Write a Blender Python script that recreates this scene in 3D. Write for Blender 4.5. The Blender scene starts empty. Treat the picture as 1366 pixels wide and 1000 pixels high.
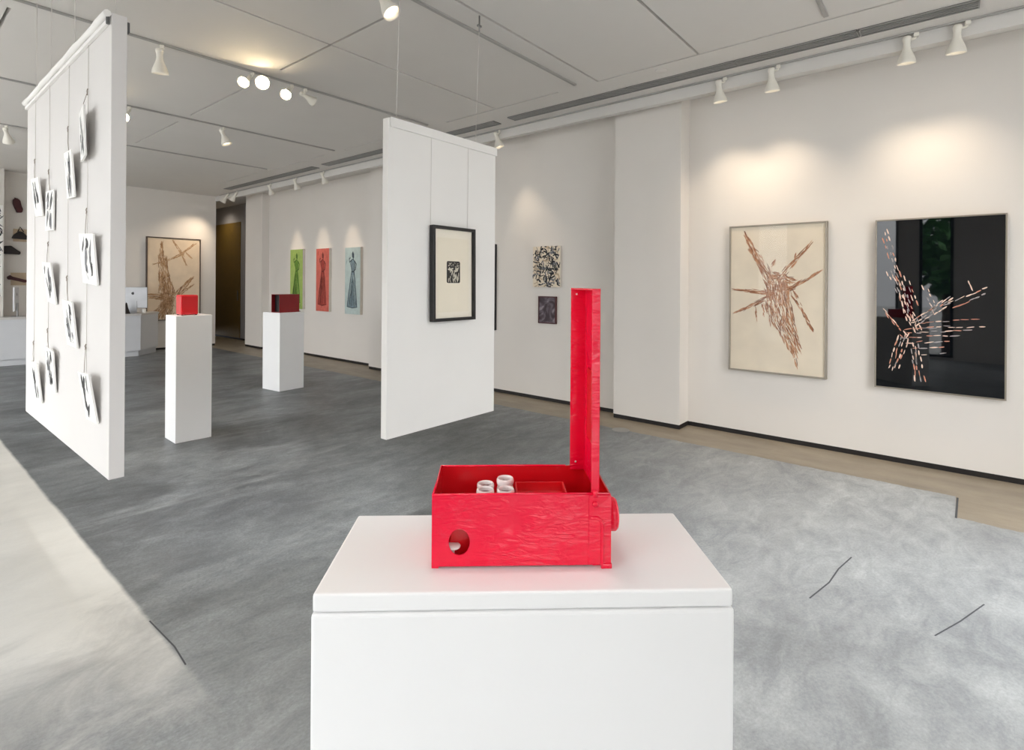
import bpy, bmesh, math, random
from mathutils import Vector, Matrix, Euler

sc = bpy.context.scene
COL = sc.collection
PI = math.pi
R = math.radians

# ------------------------------------------------------------------ materials
def s2l(v):
    v /= 255.0
    return v / 12.92 if v <= 0.04045 else ((v + 0.055) / 1.055) ** 2.4

def rgb(r, g, b):
    return (s2l(r), s2l(g), s2l(b), 1.0)

def new_mat(name):
    m = bpy.data.materials.new(name)
    m.use_nodes = True
    nt = m.node_tree
    return m, nt, nt.nodes['Principled BSDF']

def N(nt, kind, **kw):
    n = nt.nodes.new(kind)
    for k, v in kw.items():
        if k.startswith('i_'):
            n.inputs[k[2:].replace('_', ' ')].default_value = v
        else:
            setattr(n, k, v)
    return n

def mat(name, c, rough=0.5, metal=0.0, spec=0.5, var=0.06, scale=6.0, bump=0.0, bscale=60.0, coat=0.0, dist=0.002):
    """plain surface: a base colour with a slight procedural mottling and optional bump"""
    m, nt, b = new_mat(name)
    b.inputs['Roughness'].default_value = rough
    b.inputs['Metallic'].default_value = metal
    b.inputs['Specular IOR Level'].default_value = spec
    b.inputs['Coat Weight'].default_value = coat
    b.inputs['Coat Roughness'].default_value = 0.05
    tc = N(nt, 'ShaderNodeTexCoord')
    nz = N(nt, 'ShaderNodeTexNoise', i_Scale=scale, i_Detail=4.0)
    nt.links.new(tc.outputs['Object'], nz.inputs['Vector'])
    rp = N(nt, 'ShaderNodeValToRGB')
    rp.color_ramp.elements[0].position = 0.3
    rp.color_ramp.elements[1].position = 0.7
    rp.color_ramp.elements[0].color = tuple(x * (1 - var) for x in c[:3]) + (1,)
    rp.color_ramp.elements[1].color = tuple(min(1, x * (1 + var)) for x in c[:3]) + (1,)
    nt.links.new(nz.outputs['Fac'], rp.inputs['Fac'])
    nt.links.new(rp.outputs['Color'], b.inputs['Base Color'])
    if bump:
        nb = N(nt, 'ShaderNodeTexNoise', i_Scale=bscale, i_Detail=3.0)
        nt.links.new(tc.outputs['Object'], nb.inputs['Vector'])
        bp = N(nt, 'ShaderNodeBump', i_Strength=bump, i_Distance=dist)
        nt.links.new(nb.outputs['Fac'], bp.inputs['Height'])
        nt.links.new(bp.outputs['Normal'], b.inputs['Normal'])
    return m

def emit_mat(name, c, strength):
    m, nt, b = new_mat(name)
    b.inputs['Base Color'].default_value = c
    b.inputs['Emission Color'].default_value = c
    b.inputs['Emission Strength'].default_value = strength
    return m

def pane_mat(name, ior=1.45, tint=(1, 1, 1, 1)):
    """thin clear glass pane: see-through with a Fresnel reflection"""
    m = bpy.data.materials.new(name)
    m.use_nodes = True
    nt = m.node_tree
    nt.nodes.clear()
    out = N(nt, 'ShaderNodeOutputMaterial')
    mx = N(nt, 'ShaderNodeMixShader')
    tr = N(nt, 'ShaderNodeBsdfTransparent', i_Color=tint)
    gl = N(nt, 'ShaderNodeBsdfGlossy', i_Roughness=0.01)
    # Schlick reflectance, the same from either side of the thin sheet
    lw = N(nt, 'ShaderNodeLayerWeight', i_Blend=0.5)
    pw = N(nt, 'ShaderNodeMath', operation='POWER'); pw.inputs[1].default_value = 5.0
    f0 = ((ior - 1) / (ior + 1)) ** 2
    ma = N(nt, 'ShaderNodeMath', operation='MULTIPLY_ADD'); ma.inputs[1].default_value = 1 - f0; ma.inputs[2].default_value = f0
    nt.links.new(lw.outputs['Facing'], pw.inputs[0])
    nt.links.new(pw.outputs[0], ma.inputs[0])
    nt.links.new(ma.outputs[0], mx.inputs[0])
    nt.links.new(tr.outputs[0], mx.inputs[1])
    nt.links.new(gl.outputs[0], mx.inputs[2])
    nt.links.new(mx.outputs[0], out.inputs['Surface'])
    return m

def concrete_floor():
    m, nt, b = new_mat('polished_concrete')
    L = nt.links.new
    geo = N(nt, 'ShaderNodeNewGeometry')
    sep = N(nt, 'ShaderNodeSeparateXYZ')
    L(geo.outputs['Position'], sep.inputs[0])
    def math_(op, a, bb=None):
        n = N(nt, 'ShaderNodeMath', operation=op)
        for i, v in enumerate((a, bb)):
            if v is None: continue
            if isinstance(v, (int, float)): n.inputs[i].default_value = v
            else: L(v, n.inputs[i])
        return n.outputs[0]
    def ramp(fac, p0, c0, p1, c1):
        r_ = N(nt, 'ShaderNodeValToRGB')
        e = r_.color_ramp.elements
        e[0].position, e[0].color, e[1].position, e[1].color = p0, c0, p1, c1
        L(fac, r_.inputs[0])
        return r_.outputs[0]
    def mix(fac, a, bb, mode='MIX'):
        n = N(nt, 'ShaderNodeMixRGB', blend_type=mode)
        for i, v in enumerate((fac, a, bb)):
            if isinstance(v, (int, float, tuple)): n.inputs[i].default_value = v
            else: L(v, n.inputs[i])
        return n.outputs[0]
    def noise(scale, detail, rough, rot=0.0, sx=1.0, sy=1.0, dist=0.0):
        mp = N(nt, 'ShaderNodeMapping')
        mp.inputs['Rotation'].default_value = (0, 0, rot)
        mp.inputs['Scale'].default_value = (sx, sy, 1)
        L(geo.outputs['Position'], mp.inputs['Vector'])
        nz = N(nt, 'ShaderNodeTexNoise', i_Scale=scale, i_Detail=detail, i_Roughness=rough, i_Distortion=dist)
        L(mp.outputs[0], nz.inputs['Vector'])
        return nz.outputs['Fac']
    big = noise(0.75, 6, 0.62, R(50), 1.0, 1.6, 0.6)
    mid = noise(2.0, 9, 0.66, R(38), 0.8, 1.35, 0.7)
    fine = noise(13, 8, 0.75, R(30), 0.8, 1.3, 0.3)
    grey = ramp(big, 0.34, rgb(*FLOOR_DARK), 0.68, rgb(*FLOOR_LIGHT))
    grey = mix(0.75, grey, ramp(mid, 0.34, (0.74, 0.75, 0.77, 1), 0.68, (1.20, 1.21, 1.20, 1)), 'MULTIPLY')
    grey = mix(0.6, grey, ramp(fine, 0.32, (0.66, 0.66, 0.67, 1), 0.68, (1.28, 1.28, 1.27, 1)), 'MULTIPLY')
    grain = noise(70, 6, 0.7, R(20), 1.0, 1.2, 0.2)
    grey = mix(0.55, grey, ramp(grain, 0.34, (0.70, 0.70, 0.71, 1), 0.66, (1.25, 1.25, 1.24, 1)), 'MULTIPLY')
    # long pale trowel scuffs
    sc1 = noise(1.5, 9, 0.62, R(62), 0.55, 1.7, 1.4)
    grey = mix(ramp(sc1, 0.54, (0, 0, 0, 1), 0.72, (0.30, 0.30, 0.30, 1)), grey, rgb(176, 179, 180))
    # window light painted in over some wear, paler towards the shop front, with a ragged edge
    front_y = math_('ADD', sep.outputs['Y'], math_('MULTIPLY', math_('SUBTRACT', big, 0.5), 5.0))
    lit_worn = ramp(math_('MULTIPLY', math_('SUBTRACT', 3.7, front_y), 0.25), 0.10, (0, 0, 0, 1), 0.75, (0.55, 0.55, 0.55, 1))
    grey = mix(lit_worn, grey, mix(0.75, rgb(196, 200, 201), ramp(mid, 0.3, (0.62, 0.62, 0.63, 1), 0.68, (1.1, 1.1, 1.1, 1)), 'MULTIPLY'))
    grey = mix(0.35, grey, ramp(grain, 0.34, (0.70, 0.70, 0.71, 1), 0.66, (1.25, 1.25, 1.24, 1)), 'MULTIPLY')
    blot = noise(4.5, 9, 0.72, R(40), 0.8, 1.5, 0.9)
    grey = mix(0.7, grey, ramp(blot, 0.36, (0.72, 0.73, 0.75, 1), 0.64, (1.22, 1.22, 1.21, 1)), 'MULTIPLY')
    # paler tone left of the saw-cut joint at x = 0.8
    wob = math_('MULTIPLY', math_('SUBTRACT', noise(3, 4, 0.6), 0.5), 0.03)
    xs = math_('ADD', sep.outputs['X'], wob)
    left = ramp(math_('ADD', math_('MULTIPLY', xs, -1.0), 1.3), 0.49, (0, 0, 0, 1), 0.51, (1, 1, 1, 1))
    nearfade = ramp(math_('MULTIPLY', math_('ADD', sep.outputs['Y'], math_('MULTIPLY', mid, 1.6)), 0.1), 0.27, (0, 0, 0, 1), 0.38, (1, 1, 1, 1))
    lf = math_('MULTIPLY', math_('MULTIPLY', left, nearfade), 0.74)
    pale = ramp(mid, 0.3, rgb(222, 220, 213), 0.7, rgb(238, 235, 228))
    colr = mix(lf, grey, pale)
    # older beige strip along the right hand wall, wider near the camera
    edge = math_('ADD', math_('MULTIPLY', math_('LESS_THAN', sep.outputs['Y'], -0.02), -0.45), 4.95)
    wob2 = math_('MULTIPLY', math_('SUBTRACT', noise(6, 4, 0.6), 0.5), 0.06)
    band = math_('GREATER_THAN', math_('ADD', sep.outputs['X'], wob2), edge)
    beige = ramp(noise(2.2, 6, 0.6, 0, 2.0, 0.7), 0.3, rgb(128, 116, 98), 0.7, rgb(158, 146, 126))
    colr = mix(math_('MULTIPLY', band, 0.9), colr, beige)
    L(colr, b.inputs['Base Color'])
    rr = N(nt, 'ShaderNodeMapRange')
    rr.inputs['To Min'].default_value = 0.34
    rr.inputs['To Max'].default_value = 0.56
    L(mid, rr.inputs['Value'])
    L(rr.outputs[0], b.inputs['Roughness'])
    b.inputs['Specular IOR Level'].default_value = 0.5
    bp = N(nt, 'ShaderNodeBump', i_Strength=0.12, i_Distance=0.01)
    L(fine, bp.inputs['Height'])
    L(bp.outputs['Normal'], b.inputs['Normal'])
    return m

def red_paint(name, c):
    """thick hand-brushed gloss paint with sags and wrinkles"""
    m, nt, b = new_mat(name)
    L = nt.links.new
    tc = N(nt, 'ShaderNodeTexCoord')
    mp = N(nt, 'ShaderNodeMapping')
    mp.inputs['Scale'].default_value = (0.55, 0.55, 1.8)
    L(tc.outputs['Object'], mp.inputs['Vector'])
    n1 = N(nt, 'ShaderNodeTexNoise', i_Scale=55.0, i_Detail=4.0, i_Distortion=1.2)
    L(mp.outputs[0], n1.inputs['Vector'])
    n2 = N(nt, 'ShaderNodeTexNoise', i_Scale=9.0, i_Detail=2.0)
    L(tc.outputs['Object'], n2.inputs['Vector'])
    mr = N(nt, 'ShaderNodeMapRange')
    mr.inputs['From Min'].default_value = 0.38
    mr.inputs['From Max'].default_value = 0.58
    L(n2.outputs['Fac'], mr.inputs['Value'])
    mu = N(nt, 'ShaderNodeMath', operation='MULTIPLY')
    L(n1.outputs['Fac'], mu.inputs[0]); L(mr.outputs[0], mu.inputs[1])
    bp = N(nt, 'ShaderNodeBump', i_Strength=0.6, i_Distance=0.006)
    L(mu.outputs[0], bp.inputs['Height'])
    L(bp.outputs['Normal'], b.inputs['Normal'])
    rp = N(nt, 'ShaderNodeValToRGB')
    rp.color_ramp.elements[0].color = tuple(x * 0.92 for x in c[:3]) + (1,)
    rp.color_ramp.elements[1].color = c
    L(n2.outputs['Fac'], rp.inputs['Fac'])
    L(rp.outputs['Color'], b.inputs['Base Color'])
    b.inputs['Roughness'].default_value = 0.22
    b.inputs['Coat Weight'].default_value = 0.25
    b.inputs['Coat Roughness'].default_value = 0.09
    L(bp.outputs['Normal'], b.inputs['Coat Normal'])
    b.inputs['Specular IOR Level'].default_value = 0.38
    return m

def swirl_mat(name, stops, scale, dist, rough=0.6):
    """abstract painted surface of swirling bands"""
    m, nt, b = new_mat(name)
    L = nt.links.new
    tc = N(nt, 'ShaderNodeTexCoord')
    n1 = N(nt, 'ShaderNodeTexNoise', i_Scale=scale, i_Detail=3.0, i_Distortion=dist)
    L(tc.outputs['Object'], n1.inputs['Vector'])
    rp = N(nt, 'ShaderNodeValToRGB')
    e = rp.color_ramp.elements
    while len(e) < len(stops): e.new(0.5)
    for k, (p, c) in enumerate(stops):
        e[k].position = p; e[k].color = c
    L(n1.outputs['Fac'], rp.inputs['Fac'])
    L(rp.outputs['Color'], b.inputs['Base Color'])
    b.inputs['Roughness'].default_value = rough
    return m

FLOOR_DARK = (78, 81, 84)
FLOOR_LIGHT = (134, 138, 141)
M = {}
M['wall'] = mat('white_wall_paint', rgb(226, 221, 215), 0.7, var=0.012, scale=2, bump=0.08, bscale=180)
M['ceiling'] = mat('ceiling_paint', rgb(217, 214, 210), 0.8, var=0.012, scale=2)
M['groove'] = mat('groove_paint', rgb(170, 168, 164), 0.8, var=0.02)
M['black_base'] = mat('black_base_reveal', rgb(22, 16, 15), 0.6)
M['panel'] = mat('white_panel_paint', rgb(238, 236, 233), 0.6, var=0.012, scale=3)
M['panel_grey'] = mat('off_white_panel_paint', rgb(216, 213, 211), 0.6, var=0.012, scale=3)  # same white paint, darkened to offset the strong window light on the left partition
M['plinth'] = mat('white_pedestal_paint', rgb(240, 240, 240), 0.45, var=0.01, scale=4, bump=0.05, bscale=140)
M['track'] = mat('track_grey', rgb(168, 166, 163), 0.5)
M['lampwhite'] = mat('lamp_white_enamel', rgb(236, 232, 222), 0.35)
M['bulb_off'] = mat('lamp_glass_face', rgb(235, 230, 215), 0.3)
M['bulb_on'] = emit_mat('lamp_lit_face', (1.0, 0.78, 0.46, 1), 110.0)
M['bulb_warm'] = emit_mat('lamp_lit_face_dim', (1.0, 0.82, 0.58, 1), 4.0)
M['vent_dark'] = mat('vent_dark', rgb(92, 92, 92), 0.6)
M['vent_slat'] = mat('vent_slat', rgb(150, 150, 148), 0.4, metal=0.3)
M['steel'] = mat('steel', rgb(150, 150, 150), 0.35, metal=0.9)
M['wire'] = mat('wire', rgb(214, 210, 205), 0.5)
M['twine'] = mat('twine', rgb(150, 138, 128), 0.8)
M['red'] = red_paint('red_gloss_paint', rgb(240, 10, 58))
M['redsmooth'] = mat('red_enamel', rgb(212, 12, 26), 0.3, coat=0.3, var=0.05, bump=0.06, bscale=30)
M['reddark'] = mat('deep_red_enamel', rgb(132, 8, 18), 0.4, var=0.05)
M['jar_white'] = mat('jar_white', rgb(240, 228, 226), 0.35)
M['jar_lip'] = mat('jar_lip', rgb(246, 236, 234), 0.08, coat=0.5)
M['jar_in'] = mat('jar_inside', rgb(150, 104, 108), 0.25)
M['pane'] = pane_mat('picture_glass', 1.2)
M['winpane'] = pane_mat('window_glass', 1.45, (0.97, 0.97, 0.97, 1))
M['mullion'] = mat('window_frame_metal', rgb(60, 60, 62), 0.4, metal=0.4)
M['black_frame'] = mat('black_frame', rgb(20, 18, 20), 0.35)
M['silver_frame'] = mat('silver_frame', rgb(150, 142, 130), 0.35, metal=0.6)
M['dark_frame'] = mat('dark_bronze_frame', rgb(88, 76, 70), 0.4, metal=0.4)
M['paper'] = mat('cream_paper', rgb(244, 236, 220), 0.7, var=0.01)
M['paper2'] = mat('print_sheet', rgb(240, 231, 212), 0.7, var=0.01)
M['cream'] = mat('cream_ground', rgb(232, 219, 198), 0.6, var=0.05, scale=5, bump=0.3, bscale=25)
M['cream2'] = mat('tan_ground', rgb(226, 206, 180), 0.6, var=0.06, scale=5, bump=0.3, bscale=25)
M['brown1'] = mat('brush_rust', rgb(164, 108, 74), 0.6, var=0.15, scale=30)
M['brown2'] = mat('brush_umber', rgb(130, 82, 54), 0.6, var=0.15, scale=30)
M['brown3'] = mat('brush_tan', rgb(198, 148, 112), 0.6, var=0.15, scale=30)
M['ochre1'] = mat('brush_ochre', rgb(166, 128, 90), 0.6, var=0.15, scale=30)
M['ochre2'] = mat('brush_brown', rgb(136, 100, 70), 0.6, var=0.15, scale=30)
M['ochre3'] = mat('brush_sand', rgb(196, 160, 124), 0.6, var=0.15, scale=30)
M['ink'] = mat('black_lacquer', rgb(5, 8, 13), 0.02, spec=0.5, var=0.1)
M['dash1'] = mat('dash_pink', rgb(236, 205, 188), 0.4)
M['dash2'] = mat('dash_salmon', rgb(206, 140, 116), 0.4)
M['dash3'] = mat('dash_grey', rgb(160, 152, 152), 0.4)
M['canvas_edge'] = mat('canvas_edge', rgb(215, 208, 198), 0.7)
M['green'] = mat('green_ground', rgb(160, 186, 98), 0.6, var=0.1, scale=12)
M['green_d'] = mat('green_stroke', rgb(74, 112, 36), 0.6, var=0.2, scale=25)
M['green_m'] = mat('green_wash', rgb(104, 146, 52), 0.6, var=0.2, scale=25)
M['coral'] = mat('coral_ground', rgb(208, 104, 90), 0.6, var=0.12, scale=12)
M['coral_d'] = mat('coral_stroke', rgb(116, 40, 34), 0.6, var=0.2, scale=25)
M['coral_m'] = mat('coral_wash', rgb(168, 62, 52), 0.6, var=0.2, scale=25)
M['pale'] = mat('pale_blue_ground', rgb(182, 198, 196), 0.6, var=0.08, scale=12)
M['pale_d'] = mat('slate_stroke', rgb(62, 78, 88), 0.6, var=0.2, scale=25)
M['pale_m'] = mat('slate_wash', rgb(122, 142, 150), 0.6, var=0.2, scale=25)
M['swirl'] = swirl_mat('swirl_cream', [(0.34, rgb(40, 32, 30)), (0.40, rgb(224, 212, 190)), (0.50, rgb(232, 222, 204)), (0.515, rgb(60, 48, 44)), (0.54, rgb(170, 140, 140)), (0.58, rgb(226, 214, 170)), (0.66, rgb(60, 50, 40)), (0.72, rgb(230, 220, 200))], 7.0, 1.6)
M['swirl_dark'] = swirl_mat('swirl_plum', [(0.3, rgb(34, 24, 30)), (0.45, rgb(62, 46, 54)), (0.56, rgb(100, 90, 98)), (0.64, rgb(150, 140, 146)), (0.72, rgb(70, 40, 52))], 6.0, 1.4)
M['plate'] = mat('print_black', rgb(34, 30, 28), 0.6)
M['plate_w'] = mat('print_white', rgb(206, 200, 184), 0.6)
M['board'] = mat('white_board', rgb(246, 245, 242), 0.5, var=0.01)
M['brush_black'] = mat('brush_black', rgb(26, 26, 30), 0.6)
M['brush_grey'] = mat('brush_grey', rgb(120, 120, 124), 0.6)
M['desk'] = mat('desk_white', rgb(208, 210, 214), 0.45, var=0.02)
M['desk_top'] = mat('desk_top', rgb(200, 198, 196), 0.35, var=0.02)
M['alu'] = mat('aluminium', rgb(176, 177, 180), 0.35, metal=0.5)
M['alu_light'] = mat('aluminium_light', rgb(225, 226, 230), 0.4)
M['black'] = mat('black_plastic', rgb(20, 20, 22), 0.4)
M['door'] = mat('ochre_door', rgb(112, 88, 34), 0.5, var=0.06)
M['passage_wall'] = mat('passage_wall_grey', rgb(150, 148, 150), 0.75, var=0.012)  # darker grey than the other walls, used in the passage only
M['maroon'] = mat('maroon_leather', rgb(72, 22, 26), 0.5, var=0.2)
M['darkleather'] = mat('dark_leather', rgb(34, 24, 24), 0.5, var=0.2)
M['backing'] = mat('beige_backing', rgb(196, 176, 150), 0.7)
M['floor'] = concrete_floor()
M['pavement'] = mat('pavement', rgb(150, 150, 148), 0.8, var=0.1)
M['bark'] = mat('bark', rgb(70, 56, 44), 0.9, var=0.2)
M['leaf'] = mat('leaf', rgb(54, 104, 48), 0.6, var=0.4, scale=14)
M['brick'] = mat('dark_facade', rgb(66, 56, 50), 0.8, var=0.2)

# ------------------------------------------------------------------ mesh helper
class MB:
    def __init__(self):
        self.bm = bmesh.new()
        self.mi = 0
    def face(self, pts):
        vs = [self.bm.verts.new(p) for p in pts]
        f = self.bm.faces.new(vs)
        f.material_index = self.mi
        return f
    def box(self, lo, hi, bevel=0.0, mtx=None, seg=2):
        x0, y0, z0 = lo; x1, y1, z1 = hi
        c = [(x0, y0, z0), (x1, y0, z0), (x1, y1, z0), (x0, y1, z0), (x0, y0, z1), (x1, y0, z1), (x1, y1, z1), (x0, y1, z1)]
        vs = [self.bm.verts.new(mtx @ Vector(p) if mtx else p) for p in c]
        fs = []
        for q in ((0, 3, 2, 1), (4, 5, 6, 7), (0, 1, 5, 4), (1, 2, 6, 5), (2, 3, 7, 6), (3, 0, 4, 7)):
            f = self.bm.faces.new([vs[i] for i in q]); f.material_index = self.mi; fs.append(f)
        if bevel:
            es = list({e for f in fs for e in f.edges})
            bmesh.ops.bevel(self.bm, geom=es, offset=bevel, segments=seg, affect='EDGES', profile=0.6)
        return self
    def prism(self, poly, z0, z1, mtx=None):
        """polygon in xy extruded in z"""
        n = len(poly)
        a = [Vector((x, y, z0)) for x, y in poly]; b = [Vector((x, y, z1)) for x, y in poly]
        if mtx: a = [mtx @ v for v in a]; b = [mtx @ v for v in b]
        va = [self.bm.verts.new(v) for v in a]; vb = [self.bm.verts.new(v) for v in b]
        fs = [self.bm.faces.new(va[::-1]), self.bm.faces.new(vb)]
        for i in range(n):
            fs.append(self.bm.faces.new([va[i], va[(i + 1) % n], vb[(i + 1) % n], vb[i]]))
        for f in fs: f.material_index = self.mi
        return self
    def lathe(self, prof, seg=24, mtx=None, smooth=True):
        """profile of (r, z) turned round the z axis"""
        rings = []
        for r, z in prof:
            if r < 1e-6:
                p = Vector((0, 0, z)); rings.append([self.bm.verts.new(mtx @ p if mtx else p)])
            else:
                ring = []
                for k in range(seg):
                    a = 2 * PI * k / seg
                    p = Vector((r * math.cos(a), r * math.sin(a), z))
                    ring.append(self.bm.verts.new(mtx @ p if mtx else p))
                rings.append(ring)
        for A, B in zip(rings, rings[1:]):
            if len(A) == 1 and len(B) == 1: continue
            for k in range(seg):
                k2 = (k + 1) % seg
                if len(A) == 1: vs = [A[0], B[k], B[k2]]
                elif len(B) == 1: vs = [A[k], A[k2], B[0]]
                else: vs = [A[k], A[k2], B[k2], B[k]]
                f = self.bm.faces.new(vs[::-1]); f.material_index = self.mi; f.smooth = smooth
        return self
    def tube(self, pts, r, seg=8):
        pts = [Vector(p) for p in pts]
        rings = []
        for i, p in enumerate(pts):
            d = (pts[min(i + 1, len(pts) - 1)] - pts[max(i - 1, 0)]).normalized()
            up = Vector((0, 0, 1)) if abs(d.z) < 0.9 else Vector((1, 0, 0))
            u = d.cross(up).normalized(); v = d.cross(u).normalized()
            rr = r[i] if isinstance(r, (list, tuple)) else r
            rings.append([self.bm.verts.new(p + rr * (math.cos(2 * PI * k / seg) * u + math.sin(2 * PI * k / seg) * v)) for k in range(seg)])
        for A, B in zip(rings, rings[1:]):
            for k in range(seg):
                f = self.bm.faces.new([A[k], A[(k + 1) % seg], B[(k + 1) % seg], B[k]]); f.smooth = True; f.material_index = self.mi
        f = self.bm.faces.new(rings[0][::-1]); f.material_index = self.mi
        f = self.bm.faces.new(rings[-1]); f.material_index = self.mi
        return self
    def build(self, name, mats, parent=None, recalc=True):
        if recalc:
            bmesh.ops.recalc_face_normals(self.bm, faces=self.bm.faces)
        me = bpy.data.meshes.new(name)
        self.bm.to_mesh(me); self.bm.free()
        for m in (mats if isinstance(mats, (list, tuple)) else [mats]):
            me.materials.append(m)
        o = bpy.data.objects.new(name, me)
        COL.objects.link(o)
        if parent is not None: o.parent = parent
        return o

def tag(o, label=None, cat=None, group=None, kind=None):
    if label: o['label'] = label
    if cat: o['category'] = cat
    if group: o['group'] = group
    if kind: o['kind'] = kind
    return o

def thing(name, label, cat, loc=(0, 0, 0), rot=(0, 0, 0), group=None):
    o = bpy.data.objects.new(name, None)
    o.empty_display_size = 0.1
    COL.objects.link(o)
    o.location = loc
    o.rotation_euler = rot
    return tag(o, label, cat, group)

FACE_X = (PI / 2, 0, -PI / 2)    # hung flat on something, looking towards -X
FACE_Y = (PI / 2, 0, 0)          # hung flat on something, looking towards -Y

# ------------------------------------------------------------------ camera
cam = bpy.data.cameras.new('camera')
cam.sensor_fit = 'HORIZONTAL'
cam.sensor_width = 36.0
cam.lens = 36.0 * 712.0 / 1366.0
cam.shift_y = -(500.0 - 377.0) / 1366.0
cam.clip_start = 0.02
co = bpy.data.objects.new('camera', cam)
COL.objects.link(co)
YAW = R(50.4)
co.matrix_world = Matrix.Translation((0, 0, 1.5)) @ Matrix.Rotation(-YAW, 4, 'Z') @ Matrix.Rotation(PI / 2, 4, 'X') @ Matrix.Rotation(R(0.4), 4, 'Z')
sc.camera = co

# ------------------------------------------------------------------ the room
ZC = 3.45
XL, YF, YB = -2.8, -1.75, 13.2

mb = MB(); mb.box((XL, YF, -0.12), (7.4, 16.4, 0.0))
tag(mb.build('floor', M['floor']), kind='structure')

# right hand wall with its two pilasters and the dark passage at the end
def wall_run(poly, name, m):
    mb = MB(); mb.prism(poly, 0.045, 3.6)
    return tag(mb.build(name, m), kind='structure')
RW = [(5.57, YF), (5.57, 2.17), (5.34, 2.17), (5.34, 2.93), (5.52, 2.93), (5.52, 7.76), (5.71, 7.76), (5.71, 11.75), (5.55, 11.75), (5.55, 12.55)]
wall_run(RW + [(6.3, 12.55), (6.3, YF)], 'wall_right', M['wall'])
def base_run(path, name, off=0.012):
    # recessed black reveal under the plaster
    mb = MB(); mb.prism(path, 0.0, 0.046)
    return tag(mb.build(name, M['black_base']), kind='structure')
base_run([(x + 0.006, y if i in (0,) else y) for i, (x, y) in enumerate(RW)] + [(6.29, 12.55), (6.29, YF)], 'baseboard_right')
wall_run([(6.05, 12.56), (7.2, 12.56), (7.2, 16.2), (6.05, 16.2)], 'wall_passage', M['passage_wall'])
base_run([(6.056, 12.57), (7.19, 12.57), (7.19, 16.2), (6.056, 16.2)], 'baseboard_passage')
wall_run([(5.0, 16.0), (6.05, 16.0), (6.05, 16.2), (5.0, 16.2)], 'wall_passage_end', M['passage_wall'])
wall_run([(XL, YB), (5.16, YB), (5.16, 16.0), (XL, 16.0)], 'wall_back', M['wall'])
base_run([(XL, YB + 0.006), (5.154, YB + 0.006), (5.154, 15.99), (XL, 15.99)], 'baseboard_back')
# tall ochre door leaf in the passage
mb = MB(); mb.box((6.035, 13.95, 0.05), (6.049, 15.7, 3.0))
d = tag(mb.build('door_1', M['door']), kind='structure')
mb = MB(); mb.box((6.02, 14.05, 1.0), (6.034, 14.09, 1.25), 0.004)
mb.build('door_handle', M['steel'], d)
# projecting pier left of the desk
mb = MB(); mb.box((-0.4, 12.9, 0), (1.535, YB - 0.002, ZC - 0.002))
tag(mb.build('wall_pier', M['wall']), kind='structure')

# front wall (behind the camera) and left wall with their shop windows
def glazed_wall(axis, fixed, a0, a1, openings, name):
    """wall plane with rectangular openings (a0, a1, z0, z1)"""
    mb = MB()
    def slab(u0, u1, z0, z1):
        if u1 - u0 < 1e-4 or z1 - z0 < 1e-4: return
        if axis == 'X': mb.box((fixed - 0.2, u0, z0), (fixed, u1, z1))
        else: mb.box((u0, fixed - 0.2, z0), (u1, fixed, z1))
    cur = a0
    for (b0, b1, z0, z1) in openings:
        slab(cur, b0, 0, 3.6)
        slab(b0, b1, 0, z0); slab(b0, b1, z1, 3.6)
        cur = b1
    slab(cur, a1, 0, 3.6)
    return tag(mb.build(name, M['wall']), kind='structure')
LWIN = [(0.0, 0.55, 0.05, 3.1), (0.9, 2.3, 0.06, 3.38), (3.0, 3.75, 0.06, 3.38), (5.0, 7.6, 0.06, 3.38), (8.2, 11.4, 0.06, 3.38)]
FWIN = [(-1.9, -0.75, 0.05, 3.38), (2.5, 4.3, 0.05, 3.38)]
glazed_wall('X', XL, YF - 0.2, YB, LWIN, 'wall_left')
glazed_wall('Y', YF, XL, 6.3, FWIN, 'wall_front')
def window(axis, fixed, op, n, idx, kind='window'):
    a0, a1, z0, z1 = op
    def bx(mb, u0, u1, za, zb, d0, d1):
        if axis == 'X': mb.box((fixed + d0, u0, za), (fixed + d1, u1, zb))
        else: mb.box((u0, fixed + d0, za), (u1, fixed + d1, zb))
    w = 0.05
    mb = MB()
    bx(mb, a0, a1, z0, z0 + w, -0.15, -0.05); bx(mb, a0, a1, z1 - w, z1, -0.15, -0.05)
    for k in range(n + 1):
        u = a0 + (a1 - a0 - w) * k / n
        bx(mb, u, u + w, z0 + w, z1 - w, -0.15, -0.05)
    o = tag(mb.build('%s_%d' % (kind, idx), M['mullion']), kind='structure')
    mb = MB(); bx(mb, a0 + 0.01, a1 - 0.01, z0 + 0.01, z1 - 0.01, -0.103, -0.097)
    mb.build('pane', M['winpane'], o)
k = 1
for op, n in zip(LWIN, (1, 2, 1, 3, 3)):
    window('X', XL, op, n, k, 'window' if n > 1 else 'door'); k += 1
for op in FWIN:
    window('Y', YF, op, 2, k); k += 1

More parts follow.
